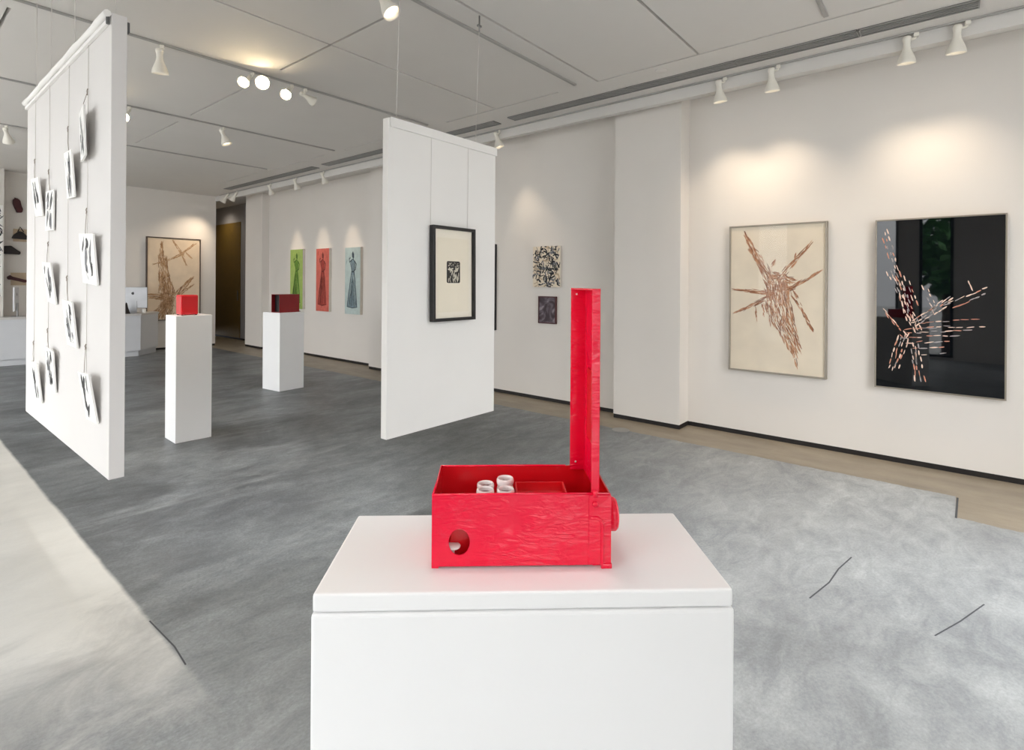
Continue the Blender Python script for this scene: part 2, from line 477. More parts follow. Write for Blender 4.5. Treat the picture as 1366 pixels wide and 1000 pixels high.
# ceiling: flat board with open shadow-gap slots cut into it
SW = 0.011
slots = []
for x, runs in ((4.50, [(-1.6, 2.66), (3.13, 4.78), (5.5, 6.95), (7.5, 9.35), (9.75, 11.5)]),
                (2.43, [(3.15, 4.80), (5.55, 6.95), (7.35, 8.98)]),
                (0.643, [(5.24, 6.6), (7.3, 8.9)])):
    for a, b in runs: slots.append((x - SW, x + SW, a, b))
for y, runs in ((1.68, [(-1.0, 4.489)]), (2.66, [(-1.0, 4.511)]), (3.97, [(0.9, 4.47)])):
    for a, b in runs: slots.append((a, b, y - SW, y + SW))
xs = sorted({XL, 6.3, 5.2} | {v for s_ in slots for v in s_[:2]})
ys = sorted({YF, 16.0} | {v for s_ in slots for v in s_[2:]})
mb = MB()
def inside(i, j):
    if i < 0 or j < 0 or i >= len(xs) - 1 or j >= len(ys) - 1: return False
    x, y = (xs[i] + xs[i + 1]) / 2, (ys[j] + ys[j + 1]) / 2
    return any(a < x < b and c < y < d_ for a, b, c, d_ in slots)
H2 = ZC + 0.07
for i in range(len(xs) - 1):
    for j in range(len(ys) - 1):
        s_ = inside(i, j); z = H2 if s_ else ZC
        mb.mi = 1 if s_ else 0
        x0, x1, y0, y1 = xs[i], xs[i + 1], ys[j], ys[j + 1]
        mb.face([(x0, y0, z), (x0, y1, z), (x1, y1, z), (x1, y0, z)])
        mb.mi = 0
        if s_ != inside(i + 1, j) and i + 1 < len(xs) - 1:
            mb.face([(x1, y0, ZC), (x1, y1, ZC), (x1, y1, H2), (x1, y0, H2)])
        if s_ != inside(i, j + 1) and j + 1 < len(ys) - 1:
            mb.face([(x0, y1, ZC), (x1, y1, ZC), (x1, y1, H2), (x0, y1, H2)])
mb.box((XL - 0.2, YF - 0.2, 3.6), (7.4, 16.3, 3.7))
tag(mb.build('ceiling', [M['ceiling'], M['groove']], recalc=False), kind='structure')
# small bulkhead that drops in front of the wall head
mb = MB(); mb.box((5.145, YF, 3.335), (5.215, YB, ZC - 0.001))
tag(mb.build('trim_1', M['ceiling']), kind='structure')
# saw-cut joints in the slab
def joint(pts, w, name):
    mb = MB()
    for (x0, y0), (x1, y1) in zip(pts, pts[1:]):
        d_ = Vector((x1 - x0, y1 - y0, 0)).normalized(); n_ = Vector((-d_.y, d_.x, 0)) * w / 2
        a, b = Vector((x0, y0, 0.0012)), Vector((x1, y1, 0.0012))
        mb.face([a - n_, b - n_, b + n_, a + n_])
    return tag(mb.build(name, M['crackfill']), kind='structure')
M['crackfill'] = mat('joint_filler', rgb(78, 80, 84), 0.8)
joint([(0.80, 2.30), (0.81, 2.45), (0.80, 2.72)], 0.006, 'trim_2')
joint([(2.882, 0.523), (3.10, 0.475), (3.28, 0.46), (3.468, 0.425)], 0.007, 'trim_3')
joint([(2.923, 0.054), (3.12, -0.03), (3.364, -0.12)], 0.006, 'trim_4')
joint([(4.49, -0.02), (4.93, -0.03)], 0.012, 'trim_5')

# ------------------------------------------------------------------ light tracks, vents, detector
def track(x0, x1, y0, y1, label, name='light_track'):
    t = MB()
    if abs(x1 - x0) > abs(y1 - y0):
        t.box((x0, y0 - 0.016, ZC - 0.014), (x1, y0 + 0.016, ZC - 0.0005), 0.003)
        t.box((x0 + 0.01, y0 - 0.004, ZC - 0.016), (x1 - 0.01, y0 + 0.004, ZC - 0.0138))
    else:
        t.box((x0 - 0.012, y0, ZC - 0.014), (x0 + 0.012, y1, ZC - 0.0005), 0.003)
    return tag(t.build(name, M['track']), label, 'light track')
track(-1.5, 4.42, 2.87, 2.87, 'grey ceiling light track nearest the camera, running over the right white partition')
track(-1.5, 4.42, 5.03, 5.03, 'grey ceiling light track carrying the three brightest lit bulbs')
track(-1.5, 4.42, 7.10, 7.10, 'grey ceiling light track just behind the lit bulbs, third back')
track(-1.5, 4.42, 9.20, 9.20, 'grey ceiling light track farthest back, nearest the desk')
track(5.118, 5.118, YF + 0.3, 12.9, 'long light track running along the bulkhead above the right wall')

def vent(y0, y1, label):
    x0, x1 = 4.80, 4.945
    r_ = thing('slot_vent', label, 'air vent', ((x0 + x1) / 2, (y0 + y1) / 2, ZC), group='linear slot vents in the ceiling')
    hx, hy = (x1 - x0) / 2, (y1 - y0) / 2
    mb = MB(); mb.box((-hx, -hy, -0.004), (hx, hy, -0.001))
    mb.build('backing', M['vent_dark'], r_)
    mb = MB()
    mb.box((-hx, -hy, -0.012), (-hx + 0.012, hy, -0.004)); mb.box((hx - 0.012, -hy, -0.012), (hx, hy, -0.004))
    mb.box((-hx, -hy, -0.012), (hx, -hy + 0.008, -0.004)); mb.box((-hx, hy - 0.008, -0.012), (hx, hy, -0.004))
    mb.build('frame', M['vent_slat'], r_)
    for k in range(3):
        mb = MB(); x = -hx + 0.012 + (2 * hx - 0.024) * (k + 1) / 4
        mb.box((x - 0.008, -hy + 0.008, -0.011), (x + 0.008, hy - 0.008, -0.004))
        mb.build('slat', M['vent_slat'], r_)
vent(-0.13, 0.57, 'slot vent segment nearest the camera, at the top right')
vent(0.575, 1.48, 'second slot vent segment from the right end of the ceiling strip')
vent(1.485, 2.52, 'third slot vent segment from the right end of the ceiling strip')
vent(2.525, 4.06, 'slot vent segment whose far end lies above the two small pictures')
vent(4.28, 6.2, 'slot vent segment beginning just behind the top of the right partition')
vent(6.205, 8.1, 'slot vent segment above the blue and coral figure panels')
vent(8.4, 11.9, 'farthest slot vent segment, running to the back wall')

mb = MB(); mb.lathe([(0, -0.012), (0.032, -0.012), (0.036, -0.010), (0.05, -0.009), (0.055, -0.004), (0.055, -0.0005), (0, -0.0005)], 24, Matrix.Translation((4.62, 2.07, ZC)))
tag(mb.build('smoke_detector', M['ceiling']), 'small round white detector on the ceiling above the pilaster', 'detector')
mb = MB(); mb.lathe([(0, 0.004), (0.05, 0.004), (0.055, 0.003), (0.085, 0.003), (0.09, 0.0005), (0, 0.0005)], 28, Matrix.Translation((4.93, 2.62, 0)))
tag(mb.build('floor_outlet_cover', M['vent_slat']), 'round flush cover set in the floor beside the pilaster foot', 'floor cover')

# ------------------------------------------------------------------ track spotlights
def spotlight(loc, yaw, tilt, label, lit=0, energy=0.0, angle=50, blend=0.8, name='track_spotlight', size=1.0, soft=0.04, arm=None, drop=0.08, col=(1.0, 0.81, 0.60)):
    """bell-shaped lampholder on a track: adapter, arm, knuckle and flared head; tilt from straight down"""
    r_ = thing(name, label, 'spotlight', loc, (0, 0, yaw), 'track spotlights')
    mb = MB(); mb.box((-0.016, -0.012, -min(0.05, drop * .7)), (0.016, 0.012, 0.0), 0.003)
    mb.build('adapter', M['lampwhite'], r_)
    aa = -PI / 2 if arm is None else arm - yaw
    ax, ay = math.cos(aa), math.sin(aa)
    mb = MB(); mb.tube([(0, 0, -drop * .6), (0, 0, -drop * .88), (0.01 * ax, 0.01 * ay, -drop), (0.055 * ax, 0.055 * ay, -drop)], 0.009, 8)
    mb.build('arm', M['lampwhite'], r_)
    piv = Vector((0.058 * ax, 0.058 * ay, -drop))
    mt = Matrix.Translation(piv) @ Matrix.Rotation(tilt, 4, 'X') @ Matrix.Scale(size, 4)
    prof = [(0, 0.032), (0.018, 0.03), (0.027, 0.022), (0.03, 0.008), (0.027, -0.006), (0.0235, -0.02), (0.024, -0.05), (0.030, -0.075), (0.045, -0.11), (0.058, -0.145), (0.062, -0.165), (0.062, -0.175), (0.058, -0.175), (0.053, -0.145), (0.04, -0.11)]
    mb = MB(); mb.lathe(prof, 28, mt)
    head = mb.build('lamp_head', M['lampwhite'], r_)
    mb = MB(); mb.lathe([(0.0, -0.152), (0.03, -0.151), (0.0535, -0.148), (0.0535, -0.144), (0.0, -0.144)], 24, mt)
    mb.build('bulb', M['bulb_on'] if lit == 2 else (M['bulb_warm'] if lit == 1 else M['bulb_off']), head)
    if energy:
        ld = bpy.data.lights.new('spot', 'SPOT')
        ld.energy = energy; ld.color = col; ld.spot_size = R(angle); ld.spot_blend = 1.0
        ld.shadow_soft_size = soft
        lo = bpy.data.objects.new('spot', ld); COL.objects.link(lo)
        lo.parent = r_
        lo.matrix_local = mt @ Matrix.Translation((0, 0, -0.19))
    return r_

# yaw: the arm points along local -y; head leans along local -y with negative tilt, +y with positive
TW = ZC - 0.014
def aimed_spot(loc, target, label, energy, angle, lit=1, blend=0.9, size=1.0, soft=0.04, arm=PI / 2, drop=0.04, col=(1.0, 0.81, 0.60)):
    d_ = Vector(target) - Vector((loc[0], loc[1], loc[2] - 0.1))
    yaw = math.atan2(d_.y, d_.x) - PI / 2           # local +y looks at the target
    tilt = math.atan2(math.hypot(d_.x, d_.y), -d_.z)
    return spotlight(loc, yaw, tilt, label, lit, energy, angle, blend, size=size, soft=soft, arm=arm, drop=drop, col=col)
WE = 30
aimed_spot((5.118, -0.07, TW), (5.57, 0.05, 0.5), 'white bell spotlight at far right, nearest the camera on the wall track', WE * .68, 92)
aimed_spot((5.118, 0.23, TW), (5.57, 0.3, 0.4), 'white bell spotlight second from the right on the wall track', WE * .68, 92)
aimed_spot((5.118, 1.20, TW), (5.57, 1.2, 0.5), 'white bell spotlight third from the right on the wall track, over the cream painting', WE, 92)
aimed_spot((5.118, 1.66, TW), (5.57, 1.55, 0.4), 'white bell spotlight on the wall track nearest the pilaster', WE, 92)
aimed_spot((5.118, 4.46, TW), (5.52, 3.97, 1.1), 'white bell spotlight just right of the top of the right partition', WE * .8, 60)
aimed_spot((5.118, 5.15, TW), (5.52, 5.1, 1.4), 'white bell spotlight on the wall track behind the right partition', WE * .5, 60)
FE = 34
aimed_spot((5.118, 8.55, TW), (5.71, 8.46, 1.75), 'white bell spotlight on the wall track above the pale blue figure panel', FE, 40)
aimed_spot((5.118, 9.5, TW), (5.71, 9.46, 1.75), 'white bell spotlight on the wall track above the coral figure panel', FE, 40)
aimed_spot((5.118, 10.5, TW), (5.71, 10.46, 1.75), 'white bell spotlight on the wall track beside the far pilaster, above the green figure panel', FE, 40)
aimed_spot((5.118, 12.0, TW), (4.6, 13.2, 1.8), 'white bell spotlight near the end of the wall track, unlit, beside the lit one', 0, 50, 0)
aimed_spot((5.118, 12.45, TW), (4.3, 13.2, 1.7), 'lit bell spotlight at the far end of the wall track by the passage', 60, 80, 1)
TZ = ZC - 0.016
aimed_spot((1.54, 5.03, TZ), (1.80, 5.55, 0.5), 'white bell spotlight hanging just right of the left partition top', 110, 50, 1, col=(1, .90, .78))
aimed_spot((2.28, 5.03, TZ), (0.75, 3.9, 1.9), 'lit bulb spotlight leftmost of the three bright ones', 30, 40, 2, drop=.03, size=.85)
aimed_spot((2.42, 5.03, TZ), (0.3, 1.8, 1.8), 'lit bulb spotlight in the middle of the three bright ones, brightest', 30, 50, 2, size=1.05, drop=.03)
aimed_spot((2.66, 5.03, TZ), (1.0, 3.2, 1.5), 'lit bulb spotlight rightmost of the three bright ones', 30, 40, 2, drop=.04, size=.85)
aimed_spot((2.80, 5.03, TZ), (3.9, 5.05, 2.95), 'white spotlight seen side on, right beside the rightmost bright bulb', 0, 40, 0, drop=.04, size=.8)
aimed_spot((1.86, 7.10, TZ), (0.75, 5.4, 1.6), 'lit bulb spotlight at the right edge of the left partition', 30, 40, 2, drop=.03)
aimed_spot((2.86, 7.10, TZ), (3.5, 6.6, 1.2), 'small white spotlight on the third track above the left far pedestal', 20, 40, 1)
aimed_spot((1.11, 9.20, TZ), (1.6, 10.2, 1.8), 'white bell spotlight on the farthest track at the far left edge', 20, 50, 1)
aimed_spot((2.14, 2.87, TZ), (2.5, 2.0, 2.0), 'white bell spotlight cut off by the top edge of the photo', 20, 45, 1)

# ------------------------------------------------------------------ brush marks on pictures
rng = random.Random(7)
def mark(mb, u, v, ang, ln, wd, mi, z, jag=0.25):
    """one flat brush mark: a ragged lozenge"""
    c, s = math.cos(ang), math.sin(ang)
    j = lambda: 1 + rng.uniform(-jag, jag)
    loc = [(-ln / 2 * j(), -wd * 0.25 * j()), (-ln * 0.2, -wd / 2 * j()), (ln * 0.25, -wd / 2 * j()), (ln / 2 * j(), -wd * 0.15 * j()),
           (ln / 2 * j() * 0.95, wd * 0.25 * j()), (ln * 0.15, wd / 2 * j()), (-ln * 0.25, wd / 2 * j()), (-ln / 2 * j(), wd * 0.2 * j())]
    mb.mi = mi
    mb.face([(u + a * c - b * s, v + a * s + b * c, z) for a, b in loc])

def arm(mb, p, q, w0, w1, n, ln, wd, mats, zb, fill=1.0, spread=0.12):
    """marks scattered along a tapering arm from p to q, lying along it"""
    p, q = Vector(p), Vector(q); d = q - p; L_ = d.length; ang = math.atan2(d.y, d.x)
    nn = Vector((-d.y, d.x)) / L_
    for k in range(n):
        t = rng.random(); w = w0 + (w1 - w0) * t
        c = p + d * t + nn * rng.uniform(-w / 2, w / 2)
        mark(mb, c.x, c.y, ang + rng.gauss(0, spread), ln * rng.uniform(0.6, 1.3), wd * rng.uniform(0.6, 1.3), rng.choice(mats), zb + rng.random() * 0.0006)

def poly_mark(mb, pts, mi, z):
    mb.mi = mi
    mb.face([(u, v, z) for u, v in pts])

def line_mark(mb, pts, w, mi, z):
    """a brushed line with slightly varying width through pts"""
    pts = [Vector(p) for p in pts]
    L_, Rr = [], []
    for i, p in enumerate(pts):
        d = (pts[min(i + 1, len(pts) - 1)] - pts[max(i - 1, 0)]); d.normalize()
        n_ = Vector((-d.y, d.x)) * w / 2 * rng.uniform(0.7, 1.3)
        L_.append(p + n_); Rr.append(p - n_)
    mb.mi = mi
    for i in range(len(pts) - 1):
        mb.face([(L_[i].x, L_[i].y, z), (Rr[i].x, Rr[i].y, z), (Rr[i + 1].x, Rr[i + 1].y, z), (L_[i + 1].x, L_[i + 1].y, z)])

def ring(mb, w, h, t, z0, z1, bevel=0.002):
    """rectangular frame of four bars, centred"""
    mb.box((-w / 2, -h / 2, z0), (-w / 2 + t, h / 2, z1), bevel)
    mb.box((w / 2 - t, -h / 2, z0), (w / 2, h / 2, z1), bevel)
    mb.box((-w / 2 + t, h / 2 - t, z0), (w / 2 - t, h / 2, z1), bevel)
    mb.box((-w / 2 + t, -h / 2, z0), (w / 2 - t, -h / 2 + t, z1), bevel)

def framed(name, label, cat, loc, rot, w, h, dep, ft, fmat, inset=0.012):
    """Empty at the picture's back centre with a frame; returns (root, canvas builder, z of the canvas face)"""
    r_ = thing(name, label, cat, loc, rot)
    mb = MB(); ring(mb, w, h, ft, 0.0, dep)
    mb.build('frame', fmat, r_)
    cb = MB(); z = dep - inset
    cb.box((-w / 2 + ft * 0.7, -h / 2 + ft * 0.7, 0.004), (w / 2 - ft * 0.7, h / 2 - ft * 0.7, z))
    return r_, cb, z + 0.0004

# cream painting with a rust-brown burst, near right wall
u0, u1 = 0.88, 1.74; W, Hh = u1 - u0, 1.435
r_, cb, z = framed('framed_painting', 'cream framed painting with a rust brown star burst, left of the large dark painting', 'painting',
                   (5.57, (u0 + u1) / 2, 1.362), FACE_X, W, Hh, 0.045, 0.016, M['silver_frame'])
def nm(px, py):   # picture fractions measured on the painting itself
    return ((px - 0.5) * W, (0.5 - py) * Hh)
B3 = [1, 2, 3, 1, 3]
arm(cb, nm(.17, .06), nm(.47, .40), .02, .12, 110, .07, .0062, B3, z)
arm(cb, nm(.21, .16), nm(.43, .36), .01, .05, 36, .07, .0062, B3, z)
arm(cb, nm(.84, .14), nm(.58, .33), .015, .06, 60, .06, .0062, B3, z)
arm(cb, nm(.70, .20), nm(.68, .25), .01, .02, 6, .05, .0062, B3, z)
arm(cb, nm(.93, .32), nm(.62, .44), .012, .05, 54, .07, .0062, B3, z)
arm(cb, nm(.05, .44), nm(.48, .46), .012, .06, 66, .07, .0062, B3, z)
arm(cb, nm(.07, .60), nm(.50, .47), .014, .06, 66, .07, .0062, B3, z)
for a, b in ((.29, .66), (.36, .63), (.40, .60)):
    arm(cb, nm(a, .53), nm(a + .02, b), .03, .01, 10, .05, .0062, B3, z)
arm(cb, nm(.66, .44), nm(.87, .70), .05, .016, 50, .06, .0062, B3, z)
arm(cb, nm(.50, .40), nm(.57, .66), .20, .22, 230, .075, .0062, B3, z)
arm(cb, nm(.56, .62), nm(.71, .84), .20, .10, 130, .075, .0062, B3, z)
arm(cb, nm(.68, .80), nm(.72, .95), .06, .008, 18, .06, .0062, B3, z)
arm(cb, nm(.45, .36), nm(.66, .42), .16, .16, 110, .06, .0062, B3, z, spread=.6)
arm(cb, nm(.46, .27), nm(.50, .24), .03, .01, 8, .05, .0062, B3, z)
cb.build('canvas', [M['cream'], M['brown1'], M['brown2'], M['brown3']], r_, recalc=False)
mb = MB(); mb.box((-W / 2 + .015, -Hh / 2 + .015, 0.040), (W / 2 - .015, Hh / 2 - .015, 0.0425))
mb.build('glass', M['pane'], r_)

# black lacquered painting, near right wall
u0, u1 = -0.315, 0.52; W, Hh = u1 - u0, 1.43
r_, cb, z = framed('framed_painting', 'large glossy black framed painting with pink dash bursts, nearest the right edge', 'painting',
                   (5.57, (u0 + u1) / 2, 1.343), FACE_X, W, Hh, 0.05, 0.012, M['silver_frame'], 0.006)
def nd(px, py): return ((px - 0.5) * W, (0.5 - py) * Hh)
def dashes(p, q, n, ln=.046, wd=.009, off=0.0):
    p, q = Vector(nd(*p)), Vector(nd(*q)); d = q - p; ang = math.atan2(d.y, d.x)
    nn = Vector((-d.y, d.x)).normalized()
    for k in range(n):
        t = (k + 0.5 + rng.uniform(-.2, .2)) / n
        c = p + d * t + nn * (off + rng.gauss(0, .004))
        if rng.random() < .12: continue
        mark(cb, c.x, c.y, ang + rng.gauss(0, .06), ln * rng.uniform(.6, 1.2), wd * rng.uniform(.6, 1.2), rng.choice([1, 1, 2, 3]), z, .15)
for a in (0, .022, -.022): dashes((.07, .06), (.30, .60), 13, off=a)
for a in (0, .025, .05): dashes((.10, .30), (.33, .66), 10, off=a)
dashes((.24, .33), (.36, .55), 6); dashes((.27, .36), (.40, .58), 6)
dashes((.38, .38), (.48, .55), 5, .045, .009); dashes((.42, .40), (.50, .52), 4, .04, .008)
for a in (0, .024, .045): dashes((.34, .62), (.64, .47), 9, off=a)
dashes((.55, .50), (.87, .40), 8); dashes((.58, .53), (.86, .43), 7)
for k, (a, b, yy) in enumerate(((.28, .80, .60), (.24, .92, .635), (.26, .76, .655), (.22, .66, .685), (.26, .60, .715), (.30, .58, .745), (.36, .58, .775), (.34, .62, .62))):
    dashes((a, yy + .012), (b, yy - .03 + .004 * k), int((b - a) * 16), .052, .0075)
dashes((.07, .53), (.26, .68), 7); dashes((.09, .55), (.24, .70), 6)
for a in (0, .025): dashes((.20, .68), (.12, .89), 6, off=a); dashes((.26, .66), (.17, .88), 7, off=a)
for a in (0, .025): dashes((.29, .72), (.34, .95), 7, off=a); dashes((.33, .73), (.38, .94), 6, off=a)
dashes((.72, .35), (.76, .42), 2, .05, .009)
cb.build('canvas', [M['ink'], M['dash1'], M['dash2'], M['dash3']], r_, recalc=False)

# three narrow figure canvases on the far right wall
def figure_canvas(yc, w, h, zc, mats, label):
    r_ = thing('figure_canvas', label, 'painting', (5.71, yc, zc), FACE_X, 'figure canvases on the far right wall')
    cb = MB(); dep = 0.055
    cb.mi = 3; cb.box((-w / 2, -h / 2, 0.001), (w / 2, h / 2, dep - .001))
    z = dep
    cb.mi = 0; cb.face([(-w / 2, -h / 2, z), (w / 2, -h / 2, z), (w / 2, h / 2, z), (-w / 2, h / 2, z)])
    P = lambda a, b: ((a - .5) * w, (.5 - b) * h)
    z1, z2 = z + .0006, z + .0012
    skirt = [(.44, .36), (.60, .36), (.68, .52), (.74, .70), (.80, .895), (.50, .905), (.16, .89), (.26, .68), (.36, .50)]
    poly_mark(cb, [P(*p) for p in skirt], 2, z1)
    torso = [(.50, .17), (.58, .19), (.66, .24), (.64, .31), (.58, .37), (.46, .37), (.42, .30), (.36, .24), (.44, .19)]
    poly_mark(cb, [P(*p) for p in torso], 2, z1)
    head = [(.52 + .065 * math.cos(t), .115 + .045 * math.sin(t)) for t in [k * PI / 5 for k in range(10)]]
    poly_mark(cb, [P(*p) for p in head], 1, z1)
    lw = w * .045
    line_mark(cb, [P(*p) for p in skirt + skirt[:1]], lw, 1, z2)
    line_mark(cb, [P(*p) for p in torso + torso[:1]], lw * .8, 1, z2)
    line_mark(cb, [P(*p) for p in ((.44, .19), (.30, .22), (.28, .17), (.36, .15))], lw, 1, z2)
    line_mark(cb, [P(*p) for p in ((.62, .20), (.74, .25), (.70, .33), (.56, .36))], lw, 1, z2)
    line_mark(cb, [P(*p) for p in ((.46, .10), (.52, .06), (.58, .10), (.58, .15), (.54, .18))], lw * .7, 1, z2)
    for k in range(14):
        a = rng.uniform(.22, .76); t0 = rng.uniform(.40, .6)
        line_mark(cb, [P(.52 + (a - .5) * .25, t0), P(.5 + (a - .5) * .6, t0 + .15), P(a, .88)], lw * rng.uniform(.3, .7), 1 if k % 3 else 0, z2 + .0002)
    for k in range(22):
        a, b = rng.uniform(.05, .95), rng.uniform(.03, .97)
        mark(cb, *P(a, b), rng.uniform(1, 2), .09, .012, 2 if rng.random() < .25 else 0, z + .0003)
    cb.build('canvas', mats + [M['canvas_edge']], r_, recalc=False)
figure_canvas(10.46, .50, 1.22, 1.545, [M['green'], M['green_d'], M['green_m']], 'narrow green canvas of a long-dressed figure, partly behind the dark red box')
figure_canvas(9.47, .46, 1.22, 1.53, [M['coral'], M['coral_d'], M['coral_m']], 'narrow coral red canvas of a long-dressed figure, middle of the three')
figure_canvas(8.46, .48, 1.22, 1.515, [M['pale'], M['pale_d'], M['pale_m']], 'narrow pale blue canvas of a long-dressed figure, nearest the right partition')

# two small pictures on the middle wall
r_ = thing('small_canvas', 'small canvas of black, cream and yellow swirls above a smaller dark picture', 'painting', (5.52, 3.975, 1.707), FACE_X)
cb = MB(); w, h = .425, .515
cb.mi = 1; cb.box((-w / 2, -h / 2, .001), (w / 2, h / 2, .034))
cb.mi = 0; cb.face([(-w / 2, -h / 2, .0345), (w / 2, -h / 2, .0345), (w / 2, h / 2, .0345), (-w / 2, h / 2, .0345)])
for k in range(170):
    a, b = rng.uniform(-.46, .46) * w, rng.uniform(-.46, .46) * h
    t = rng.uniform(0, 2 * PI); l = rng.uniform(.03, .06); cv = rng.uniform(-1.2, 1.2)
    pts = []
    for q in range(5):
        pts.append((max(-w * .49, min(w * .49, a)), max(-h * .49, min(h * .49, b)))); a += l * .45 * math.cos(t); b += l * .45 * math.sin(t); t += cv * .4
    if len(set(pts)) == 5: line_mark(cb, pts, rng.uniform(.007, .02), rng.choice([2, 2, 2, 3, 5]), .0348 + k * .00002)
cb.build('canvas', [M['cream'], M['canvas_edge'], M['brush_black'], M['backing'], M['brown1'], M['brush_grey']], r_, recalc=False)
r_, cb, z = framed('small_framed_picture', 'small dark plum framed picture with a pale swirl, below the swirl canvas', 'painting', (5.52, 3.968, 1.158), FACE_X, .275, .345, .03, .014, M['maroon'], .008)
cb.build('canvas', M['swirl_dark'], r_)
r_, cb, z = framed('framed_picture', 'dark framed picture showing as a sliver behind the right partition edge', 'painting', (5.52, 5.20, 1.437), FACE_X, .72, 1.18, .035, .03, M['black_frame'])
cb.build('canvas', M['paper'], r_)

# large tan painting on the back wall
W, Hh = 1.06, 1.80
r_, cb, z = framed('framed_painting', 'tall tan painting of a brown spire and star on the back wall by the desk', 'painting', (4.295, YB, 1.53), FACE_Y, W, Hh, .05, .022, M['dark_frame'])
O3 = [1, 2, 3, 1]
arm(cb, nm(.27, .07), nm(.28, .28), .02, .14, 60, .10, .011, O3, z)
arm(cb, nm(.29, .24), nm(.34, .66), .16, .25, 220, .13, .011, O3, z)
arm(cb, nm(.36, .56), nm(.40, .70), .20, .30, 90, .13, .011, O3, z)
arm(cb, nm(.06, .70), nm(.48, .72), .10, .22, 90, .12, .011, O3, z)
arm(cb, nm(.10, .93), nm(.46, .74), .05, .20, 90, .12, .011, O3, z)
arm(cb, nm(.20, .97), nm(.40, .76), .08, .22, 70, .12, .011, O3, z)
arm(cb, nm(.36, .70), nm(.38, .97), .26, .22, 150, .12, .011, O3, z, spread=.3)
arm(cb, nm(.55, .70), nm(.84, .48), .14, .05, 70, .12, .011, O3, z)
arm(cb, nm(.62, .68), nm(.84, .58), .06, .02, 24, .10, .011, O3, z)
arm(cb, nm(.48, .04), nm(.64, .19), .03, .05, 34, .09, .011, [3, 1], z)
arm(cb, nm(.88, .06), nm(.64, .19), .03, .05, 34, .09, .011, [3, 1], z)
arm(cb, nm(.72, .32), nm(.64, .19), .02, .05, 26, .08, .011, [3, 1], z)
arm(cb, nm(.88, .27), nm(.72, .18), .015, .03, 16, .08, .011, [3], z)
arm(cb, nm(.40, .27), nm(.64, .19), .04, .05, 34, .09, .011, [3, 1], z)
arm(cb, nm(.11, .33), nm(.26, .30), .02, .03, 14, .08, .011, [3, 1], z)
cb.build('canvas', [M['cream2'], M['ochre1'], M['ochre2'], M['ochre3']], r_, recalc=False)

track(-1.5, 4.42, 0.72, 0.72, 'unseen grey light track above the foreground pedestal, holding the added spotlights')  # unseen track for the spotlights added below
aimed_spot((0.85, 0.72, TZ), (0.80, 0.66, 1.0), 'added spotlight out of view above the foreground pedestal, brightening its top', 26, 110, 1, soft=.08, col=(1, .95, .9))  # added to light the pedestal top from above
aimed_spot((2.6, 0.72, TZ), (3.1, 0.0, 0.0), 'added spotlight out of view, brightening the floor right of the foreground pedestal', 130, 78, 1, soft=.1, col=(1, .97, .94))  # added to brighten the near floor on the right
aimed_spot((1.50, 2.87, TZ), (1.85, 3.7, 0.0), 'added spotlight out of view, brightening the bare floor right of the left partition', 300, 54, 1, soft=.1, col=(1, .98, .95))  # added to lay a pool of light on the left floor

r_ = thing('ceiling_downlight', 'added unseen downlight in the passage ceiling, brightening the dark passage', 'downlight', (5.6, 14.6, ZC))  # lamp added out of view to brighten the passage
mb = MB(); mb.lathe([(.04, -.002), (.06, -.006), (.06, -.0005), (.04, -.0005)], 24); mb.build('added_trim_ring', M['lampwhite'], r_)
mb = MB(); mb.lathe([(0, -.0018), (.04, -.0018), (.04, -.0008), (0, -.0008)], 24); mb.build('bulb', M['bulb_warm'], r_)
ld = bpy.data.lights.new('downlight', 'SPOT'); ld.energy = 30; ld.color = (1, .88, .7); ld.spot_size = R(150); ld.spot_blend = 1; ld.shadow_soft_size = .05  # light of the added passage lamp
lo = bpy.data.objects.new('downlight', ld); COL.objects.link(lo); lo.parent = r_; lo.location = (0, 0, -.02)  # light object of the added passage lamp

# ------------------------------------------------------------------ suspended partitions
def cable(mb, x, y, z0, z1=ZC):
    mb.tube([(x, y, z0), (x, y, z1)], 0.0022, 6)

# right partition, facing the camera side
PX0, PX1, PY, PZ0, PZ1, PT = 2.045, 3.045, 2.69, 0.525, 2.515, 0.055
r_ = thing('hanging_partition', 'white suspended partition carrying the black framed print, right of the far pedestals', 'partition', (PX0, PY, PZ0))
w, h = PX1 - PX0, PZ1 - PZ0
mb = MB(); mb.box((0, 0, 0), (w, PT, h), 0.003)
mb.build('panel', M['panel'], r_)
mb = MB(); mb.box((0.012, -0.014, h - 0.055), (w + 0.004, -0.0005, h + 0.004), 0.002)
mb.build('top_rail', M['panel'], r_)
for x in (0.075, 0.80):
    mb = MB(); mb.tube([(x, 0.02, h), (x, -0.03 + 0.02, ZC - PZ0 - 0.02)], 0.0022, 6)
    c_ = mb.build('suspension_cable', M['wire'], r_)
    mb = MB(); mb.tube([(x, -0.01, ZC - PZ0 - 0.12), (x, -0.01, ZC - PZ0 - 0.002)], 0.006, 8); mb.box((x - .018, -.018, ZC - PZ0 - .085), (x + .018, -.002, ZC - PZ0 - .07), .002)
    mb.build('cable_gripper', M['steel'], c_)
